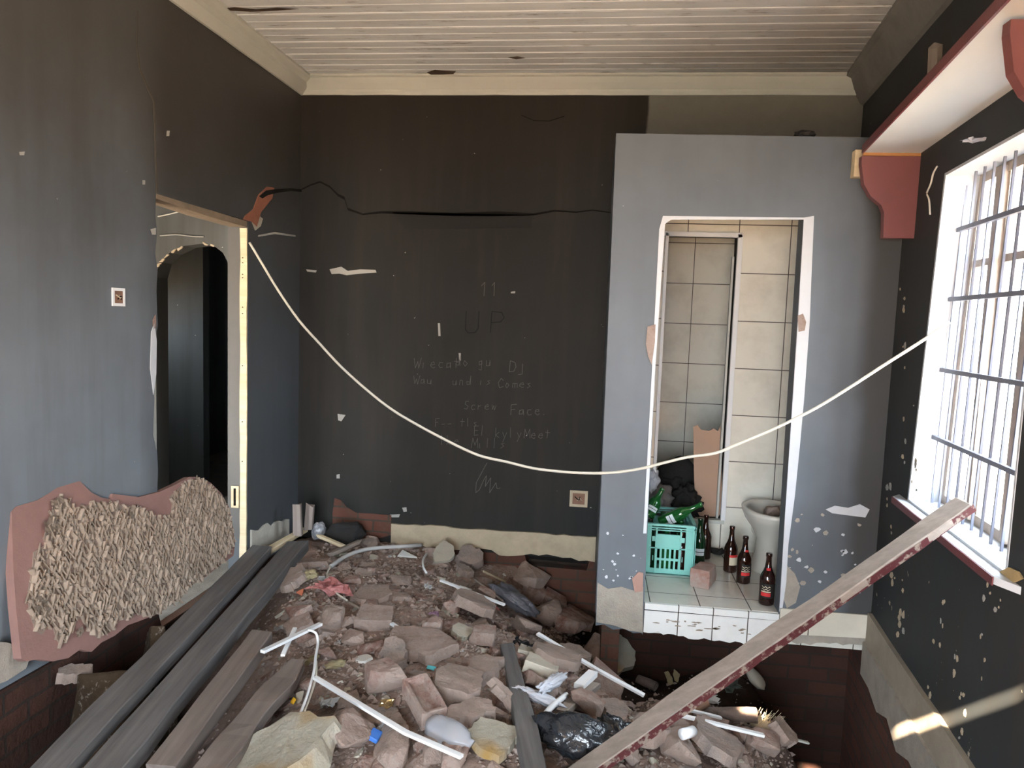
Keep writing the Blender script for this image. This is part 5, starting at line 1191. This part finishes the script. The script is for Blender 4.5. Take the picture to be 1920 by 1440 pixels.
# ================================================================ SHELF over the window
ZS = 2.5
f0, f1, g0, g1 = PZ(1619, 286, ZS), PZ(1893, 0, ZS), Vector((XR(3.66), 3.66, ZS)), Vector((XR(2.0), 2.0, ZS))
f2 = f1+(f1-f0)*.25; g2 = Vector((XR(f2.y), f2.y, ZS))
sr = empty('window_shelf', Vector((XR(2.9), 2.9, ZS)), 'cream shelf with maroon edge running along the wall above the window', 'shelf')
under(prism('shelf_board', [f0, f2, g2, Vector((XR(f0.y), f0.y, ZS))], (0, 0, .028), simple('cream_shelf_paint', (.64, .66, .65), .5, .06, 3, .05, tint=False)), sr)
dz = (f2-f0).normalized(); o3 = Vector((-dz.y, dz.x, 0)); o3 = o3 if o3.x < 0 else -o3
under(prism('shelf_edge', [f0+Vector((0, 0, -.004)), f2+Vector((0, 0, -.004)), f2+Vector((0, 0, .034)), f0+Vector((0, 0, .034))], o3*.008, M_maroon), sr)
under(prism('shelf_end', [f0+Vector((0, 0, -.014)), Vector((XR(f0.y), f0.y, ZS-.014)), Vector((XR(f0.y), f0.y, ZS+.03)), f0+Vector((0, 0, .03))], (0, .01, 0), simple('orange_brown_wood', (.42, .19, .06), .6, .15)), sr)
def corbel(Y, xf, xw):
    pr = [(0, -.016), (0, -.05), (.03, -.15), (.085, -.205), (.165, -.245), (.19, -.28), (.20, -.40), (.42, -.40), (.42, -.016)]
    sc = (xw-xf)/.42
    p = [(xf+u*sc, Y, ZS+v*1.0) for u, v in pr]; sp = []
    return under(prism('corbel', p, (0, .04, 0), M_bracket), sr)
corbel(f0.y+.0, f0.x-.005, XR(f0.y)-.0)
pB = PZ(1897, 24, ZS); corbel(pB.y, pB.x, XR(pB.y))
st1 = timber('strut', PR(1744, 165, .10), PR(1747, 88, .12), .05, .03, M_plank, 'short pale strut between shelf and ceiling beam', 'strut', seed=51, segs=4, nrm_=(-1, -.3, 0))
o = box('wood_block', PY(1609, 308, 3.86), (.05, .05, .13), M_batten); tag(o, 'small cream wood block behind the maroon corbel', 'block'); recentre(o)
o = finish(mesh_blob(.10, .07, .05, 97, .4, 3), 'rag_bundle', M_black); o.location = PY(1508, 247, 3.97); o.location.z = 2.64; tag(o, 'small black bundle on top of the bathroom partition', 'bundle')
tube_o = tube('loose_string', smooth_path([PR(x, y, .03) for x, y in [(1757, 312), (1750, 325), (1745, 345), (1738, 362), (1742, 375), (1744, 402)]], 4), .004, M_cable, seg=6); recentre(tube_o); tag(tube_o, 'loose string hanging beside the maroon corbel', 'string')
o = finish(mesh_scrap(.10, .05, 98, .5, 6), 'cobweb_tuft', M_cloth); o.location = PR(1830, 262, .03); tag(o, 'dusty cobweb tuft on the wall above the window', 'cobweb')

# ================================================================ BATHROOM
ZF = .122
def lathe_obj(name, prof, mat, parent, seg=24, loc=(0, 0, 0), rot=(0, 0, 0), sx=1, sy=1, smooth=True):
    bm = bmesh.new(); add_lathe(bm, prof, seg, sx=sx, sy=sy); o = finish(bm, name, mat, parent, smooth); o.location = loc; o.rotation_euler = rot; return o
def beer(loc, label, glassm, Hb=.29, r=.041, kind=0, rot=(0, 0, 0), group=None):
    b_ = empty('beer_bottle', loc, label, 'bottle', group, rot)
    k = Hb/.29
    prof = [(r*.82, 0), (r*.98, .004), (r, .012), (r, .135*k), (r*.99, .15*k), (r*.86, .168*k), (r*.62, .188*k), (r*.45, .21*k), (r*.37, .24*k), (r*.35, .268*k), (r*.41, .27*k), (r*.41, .285*k), (r*.36, .29*k), (r*.28, .29*k)]
    lathe_obj('glass_body', prof, glassm, b_)
    def arc(nm, z0, z1, mat, a0=-2.6, a1=-.3, rr=r*1.012, nseg=14, rf=None, par=None):
        bm = bmesh.new(); rw = []
        for i in range(nseg+1):
            a = a0+(a1-a0)*i/nseg; rw.append([bm.verts.new((math.cos(a)*(rf or rr), math.sin(a)*(rf or rr), z)) for z in (z0, z1)])
        for i in range(nseg): bm.faces.new((rw[i][0], rw[i+1][0], rw[i+1][1], rw[i][1]))
        return finish(bm, nm, mat, par or b_, True)
    if kind == 1:      # dark label with cream script and red band
        lb = arc('label', .045*k, .125*k, M_lblack); arc('label_band', .055*k, .075*k, M_red, rr=r*1.02, a1=-1.3, par=lb); arc('label_stripe', .078*k, .084*k, M_lcream, rr=r*1.02, a1=-1.3, par=lb)
        bm = bmesh.new()
        for q in range(2):
            pts = [(-2.5+.16*i, .093*k+.014*k*q+.005*math.sin(i*2.1+q)) for i in range(8)]
            for i in range(7):
                a0_, z0_ = pts[i]; a1_, z1_ = pts[i+1]; R4 = r*1.022
                bm.faces.new([bm.verts.new((math.cos(a)*R4, math.sin(a)*R4, z)) for a, z in ((a0_, z0_-.0018), (a1_, z1_-.0018), (a1_, z1_+.0018), (a0_, z0_+.0018))])
        finish(bm, 'label_script', M_lcream, lb)
        arc('neck_label', .196*k, .21*k, M_red, rf=r*.56, a0=-2.2, a1=-1.2)
    elif kind == 2: lb = arc('label', .05*k, .115*k, M_lcream, a0=-1.9, a1=-.4); arc('label_band', .10*k, .115*k, M_red, a0=-1.9, a1=-.4, rr=r*1.02, par=lb)
    elif kind == 3: lb = arc('label', .055*k, .10*k, M_lwhite, a0=-2.4, a1=-.8); arc('label_stripe', .075*k, .08*k, M_lblack, a0=-2.4, a1=-.8, rr=r*1.02, par=lb)
    return b_
beer(PZ(1436, 1132, ZF), 'dark beer bottle nearest the step with red and black label', M_brownglass, kind=1)
beer(PZ(1393, 1092, ZF), 'dark beer bottle in the middle of the brown row, red patch on label', M_brownglass, kind=1, Hb=.285, rot=(0, 0, .5))
beer(PZ(1368, 1071, ZF), 'brown beer bottle with a cream label, rearmost beside the toilet', M_brownglass, kind=2)
beer(PZ(1309, 1054, ZF), 'green beer bottle with a pale blue label standing beside the crate', M_dkgreen, kind=3)
beer(PZ(1320, 1046, ZF), 'dark bottle tucked behind the green one beside the crate', M_brownglass)
# brick on the tiles
bmk = mesh_brick(.19, .115, .11, 61, False, True)
o = finish(bmk, 'brick', M_salmon); o.location = PZ(1319, 1094, ZF)+Vector((0, 0, .056)); o.rotation_euler = (0, 0, math.radians(66)); tag(o, 'worn salmon brick on the bathroom tiles in front of the crate', 'brick')
# crate
cb = PZ(1298, 1081, ZF); cw, cd, ch = .31, .42, .315
cr = empty('bottle_crate', Vector((cb.x-cw/2, cb.y+cd/2+.0, ZF)), 'teal plastic bottle crate filled with empties in the bathroom doorway', 'crate')
def cbx(nm, c_, s__, bev=.002): 
    o = box(nm, c_, s__, M_teal, cr, bevel=bev); return o
def crate_panel(nm, length, place):
    """one side wall: posts, rails, solid middle, slotted foot"""
    bm = bmesh.new(); t = .006
    add_box(bm, (0, 0, .004), (length, t*2, .008))
    add_box(bm, (0, 0, ch-.006), (length, .022, .012)); add_box(bm, (0, -.002, ch-.024), (length, .016, .006)); add_box(bm, (0, -.002, ch-.038), (length, .014, .005))
    add_box(bm, (0, -.003, .165), (length, .012, .006)); add_box(bm, (0, -.001, .02), (length, .010, .035))
    for sgn in (-1, 1):
        add_box(bm, (sgn*(length/2-.026), 0, ch/2), (.052, .010, ch-.01)); add_box(bm, (sgn*(length/2-.004), -.003, ch/2), (.008, .014, ch))
        add_box(bm, (sgn*(length/2-.082), -.003, ch/2-.01), (.010, .012, ch-.03)); add_box(bm, (sgn*(length/2-.067), 0, .10), (.005, .006, .03)); add_box(bm, (sgn*(length/2-.067), 0, .22), (.02, .006, .03))
    mid = length-.17
    add_box(bm, (0, 0, .205), (mid, .007, .085)); add_box(bm, (0, -.003, .249), (mid+.0, .012, .006))
    n_ = max(3, int(mid/.026))
    for i in range(n_+1):
        x_ = -mid/2+mid*i/n_; add_box(bm, (x_, 0, .10), (.012, .007, .13))
    add_box(bm, (0, 0, .095), (mid, .006, .014))
    for zz_ in (.29,): add_box(bm, (0, .0, zz_), (mid, .006, .03)) if False else None
    for v in bm.verts: v.co = place @ v.co
    return finish(bm, nm, M_teal, cr)
crate_panel('side_panel', cw, Matrix.Translation((0, -cd/2, 0))); crate_panel('side_panel', cw, Matrix.Translation((0, cd/2, 0)) @ Matrix.Rotation(PI, 4, 'Z'))
crate_panel('side_panel', cd, Matrix.Translation((cw/2, 0, 0)) @ Matrix.Rotation(PI/2, 4, 'Z')); crate_panel('side_panel', cd, Matrix.Translation((-cw/2, 0, 0)) @ Matrix.Rotation(-PI/2, 4, 'Z'))
box('crate_floor', (0, 0, .006), (cw-.01, cd-.01, .008), M_teal, cr)
def inb(dx_, dy_, lab, g, z=.012, rot=(0, 0, 0), kind=0): return beer(cr.location+Vector((dx_, dy_, z)), lab, g, kind=kind, rot=rot)
k = 0
for iy in range(4):
    for ix in range(3):
        g_ = [M_dkgreen, M_greenglass, M_brownglass][(ix+iy*2) % 3]
        cn_ = {M_dkgreen: 'dark green', M_greenglass: 'bright green', M_brownglass: 'brown'}[g_]
        b_ = beer(cr.location+Vector((-.10+ix*.095, -.145+iy*.095, .012)), '%s empty bottle in the crate, %s column, %s row' % (cn_, ('left', 'middle', 'right')[ix], ('front', 'second', 'third', 'rear')[iy]), g_, kind=0, group='empties inside the crate')
beer(PY(1238, 980, cr.location.y-.03), 'bright green bottle with red star mark lying across the crate top', M_greenglass, kind=3, rot=(.25, math.radians(58), .1))
beer(PY(1214, 968, cr.location.y-.08), 'small green bottle with yellow cap tilted at the crate corner', M_greenglass, Hb=.2, kind=3, rot=(-.3, math.radians(28), 0))
# red star patch is part of the lying bottle's label
# toilet
tc_ = PZ(1437, 1062, ZF); tl = empty('toilet', Vector((tc_.x, 4.66, ZF)), 'dirty white toilet bowl without seat behind the bottles', 'toilet')
bm = bmesh.new(); sec = [(.115, .15, 0, .0), (.11, .145, .02, .0), (.085, .12, .10, .0), (.085, .115, .20, -.01), (.12, .15, .27, -.02), (.165, .20, .33, -.03), (.185, .235, .375, -.035), (.19, .24, .40, -.035)]
inner = [(.165, .215, .402, -.035), (.15, .20, .385, -.035), (.12, .16, .32, -.03), (.07, .09, .26, -.02)]
rows = []
for (ax, ay, z_, oy) in sec+inner: rows.append([bm.verts.new((math.cos(q*2*PI/36)*ax, math.sin(q*2*PI/36)*ay+oy, z_)) for q in range(36)])
for i in range(len(rows)-1):
    for q in range(36): bm.faces.new((rows[i][q], rows[i][(q+1) % 36], rows[i+1][(q+1) % 36], rows[i+1][q]))
bm.faces.new(rows[0][::-1]); bm.faces.new(rows[-1]); finish(bm, 'bowl', M_ceramic, tl, True)
o = box('pan_outlet', (0, .24, .22), (.12, .14, .14), M_ceramic, tl, bevel=.03)
for k, (dx_, dy_, s__) in enumerate(((.00, -.06, .09), (.09, .02, .08))):
    o = finish(mesh_rock(s__*1.3, s__, s__*.9, 120+k, 12, .6), 'brick_fragment', M_brick_tan); o.location = tl.location+Vector((dx_, dy_, .385)); tag(o, ['brown brick lump in the left of the toilet bowl', 'brown brick lump in the right of the toilet bowl'][k], 'brick fragment')
# tan board in the shower opening
tb = [(1300, 800), (1308, 797), (1315, 806), (1330, 808), (1338, 803), (1346, 808), (1352, 797), (1354, 960), (1345, 971), (1304, 966), (1301, 880)]
o = prism('hardboard_panel', [PY(x, y, 5.06) for x, y in tb], (0, .008, 0), M_tan); recentre(o); tag(o, 'torn tan hardboard panel standing in the shower opening', 'board')
# heap of black clothing behind the crate
for k, (x, y, Y, L_, W_, H_, m_, lab) in enumerate([(1246, 912, 5.3, .30, .3, .22, M_black, 'black cloth bundle at the top of the pile behind the crate'), (1285, 945, 5.05, .20, .2, .26, M_black, 'black cloth bundle right of the pile behind the crate'), (1228, 940, 5.0, .22, .2, .25, simple('grey_cloth', (.16, .14, .13), .9, .5, 8, .6), 'grey cloth bundle in the pile behind the crate'), (1222, 905, 4.95, .10, .1, .16, M_cloth, 'pale cloth at the left edge of the pile behind the crate')]):
    o = finish(mesh_blob(L_, W_, H_, 130+k, .5, 4, 2.2), 'cloth_bundle', m_, smooth=True); o.location = PY(x, y, Y); tag(o, lab, 'cloth')
o = finish(mesh_blob(.36, .26, .62, 140, .15, 3), 'debris_sack', M_black, smooth=True); o.location = Vector((.62, 5.30, .40)); tag(o, 'dark sack under the cloth pile behind the crate', 'sack')
# sit in view order: small dark dirt along the bathroom floor edge
for k, (x, y) in enumerate([(1336, 1036), (1348, 1040)]):
    o = finish(mesh_rock(.10, .06, .05, 150+k, 9), 'dirt_clod', M_black); o.location = PZ(x, y, ZF)+Vector((0, 0, .02)); tag(o, ['dark dirt clod by the bottles at the foot of the tiled wall', 'dark dirt clod close to the toilet at the foot of the tiled wall'][k], 'dirt')

# ================================================================ EVERY SMALL PIECE SAYS WHICH ONE
LM = [(n_, hit(x, y)) for n_, x, y in [('pink plastic bag', 618, 1121), ('long white trunking', 720, 1350), ('frogged brick', 795, 1345), ('blue card box', 702, 1389), ('mustard stained boulder', 520, 1430), ('top of the short dark timber', 950, 1210),
  ('short dark timber', 985, 1350), ('foot of the leaning plank', 1120, 1420), ('leaning plank', 1230, 1350), ('shiny black bag', 1072, 1410), ('turquoise scrap', 809, 1255), ('bright orange shard', 907, 1257), ('black plastic sheet', 962, 1160), ('big cream tile', 832, 1057),
  ('white rag', 1030, 1310), ('brassy foil lid', 724, 1330), ('salmon pink lump', 848, 1150), ('third timber', 470, 1210), ('fourth timber', 500, 1310), ('grey flexible pipe', 660, 1040), ('twin white trunkings', 1330, 1350), ('cloudy plastic bottle', 845, 1400), ('back wall skirting', 900, 1040),
  ('bare brick patch', 680, 1010), ('corner timber stubs', 575, 1010), ('foam lump', 575, 1094), ('pale foam ring', 629, 1256), ('red brick corner', 717, 1299), ('sunlit hand brush', 1430, 1365), ('looped white cable', 594, 1200), ('short white trunking', 757, 1184), ('broad beige slab', 858, 1312),
  ('wide dusty slab', 790, 1219), ('smooth cream sheet', 925, 1402), ('speckled batten', 1083, 1305), ('pit edge trunking', 1110, 1248), ('white card leaf', 1330, 1326), ('flat plaster sheet', 697, 1122), ('upper white trunking', 886, 1111), ('dark boulder', 990, 1078), ('second timber', 450, 1160), ('first timber', 330, 1200)]]
CN = {M_brick.name: 'pinkish', M_brick_tan.name: 'tan', M_brick2.name: 'dark red', M_plchunk.name: 'beige', M_grchunk.name: 'grey', M_cream.name: 'cream', M_paper.name: 'white', M_cloth.name: 'off-white', M_boulder.name: 'yellowish', M_whitetile.name: 'white', M_plank.name: 'pale brown', M_beam2.name: 'dark brown', M_batten.name: 'straw coloured'}
RV = Vector((float(RR[0]), float(RR[1]), 0)).normalized()
for o, nm_, sc, a_, b_ in SCAT:
    p = Vector((o.location.x, o.location.y, 0)); best = min(LM, key=lambda q: (q[1].xy-p.xy).length)
    dv_ = p-Vector((best[1].x, best[1].y, 0)); u_, v_ = dv_.dot(RV), dv_.dot(VIEW); d_ = dv_.length
    rel = ('right of' if u_ > 0 else 'left of') if abs(u_) > abs(v_) else ('behind' if v_ > 0 else 'in front of')
    far_ = 'touching' if d_ < .05 else ('just ' if d_ < .13 else 'a little ' if d_ < .24 else 'well ')+rel
    t_ = (sc-a_)/(b_-a_); size = 'tiny' if t_ < .06 else 'small' if t_ < .25 else 'medium' if t_ < .55 else 'large'
    o['label'] = '%s %s %s %s the %s' % (size, CN[o.data.materials[0].name], nm_.replace('_', ' '), far_, best[0])
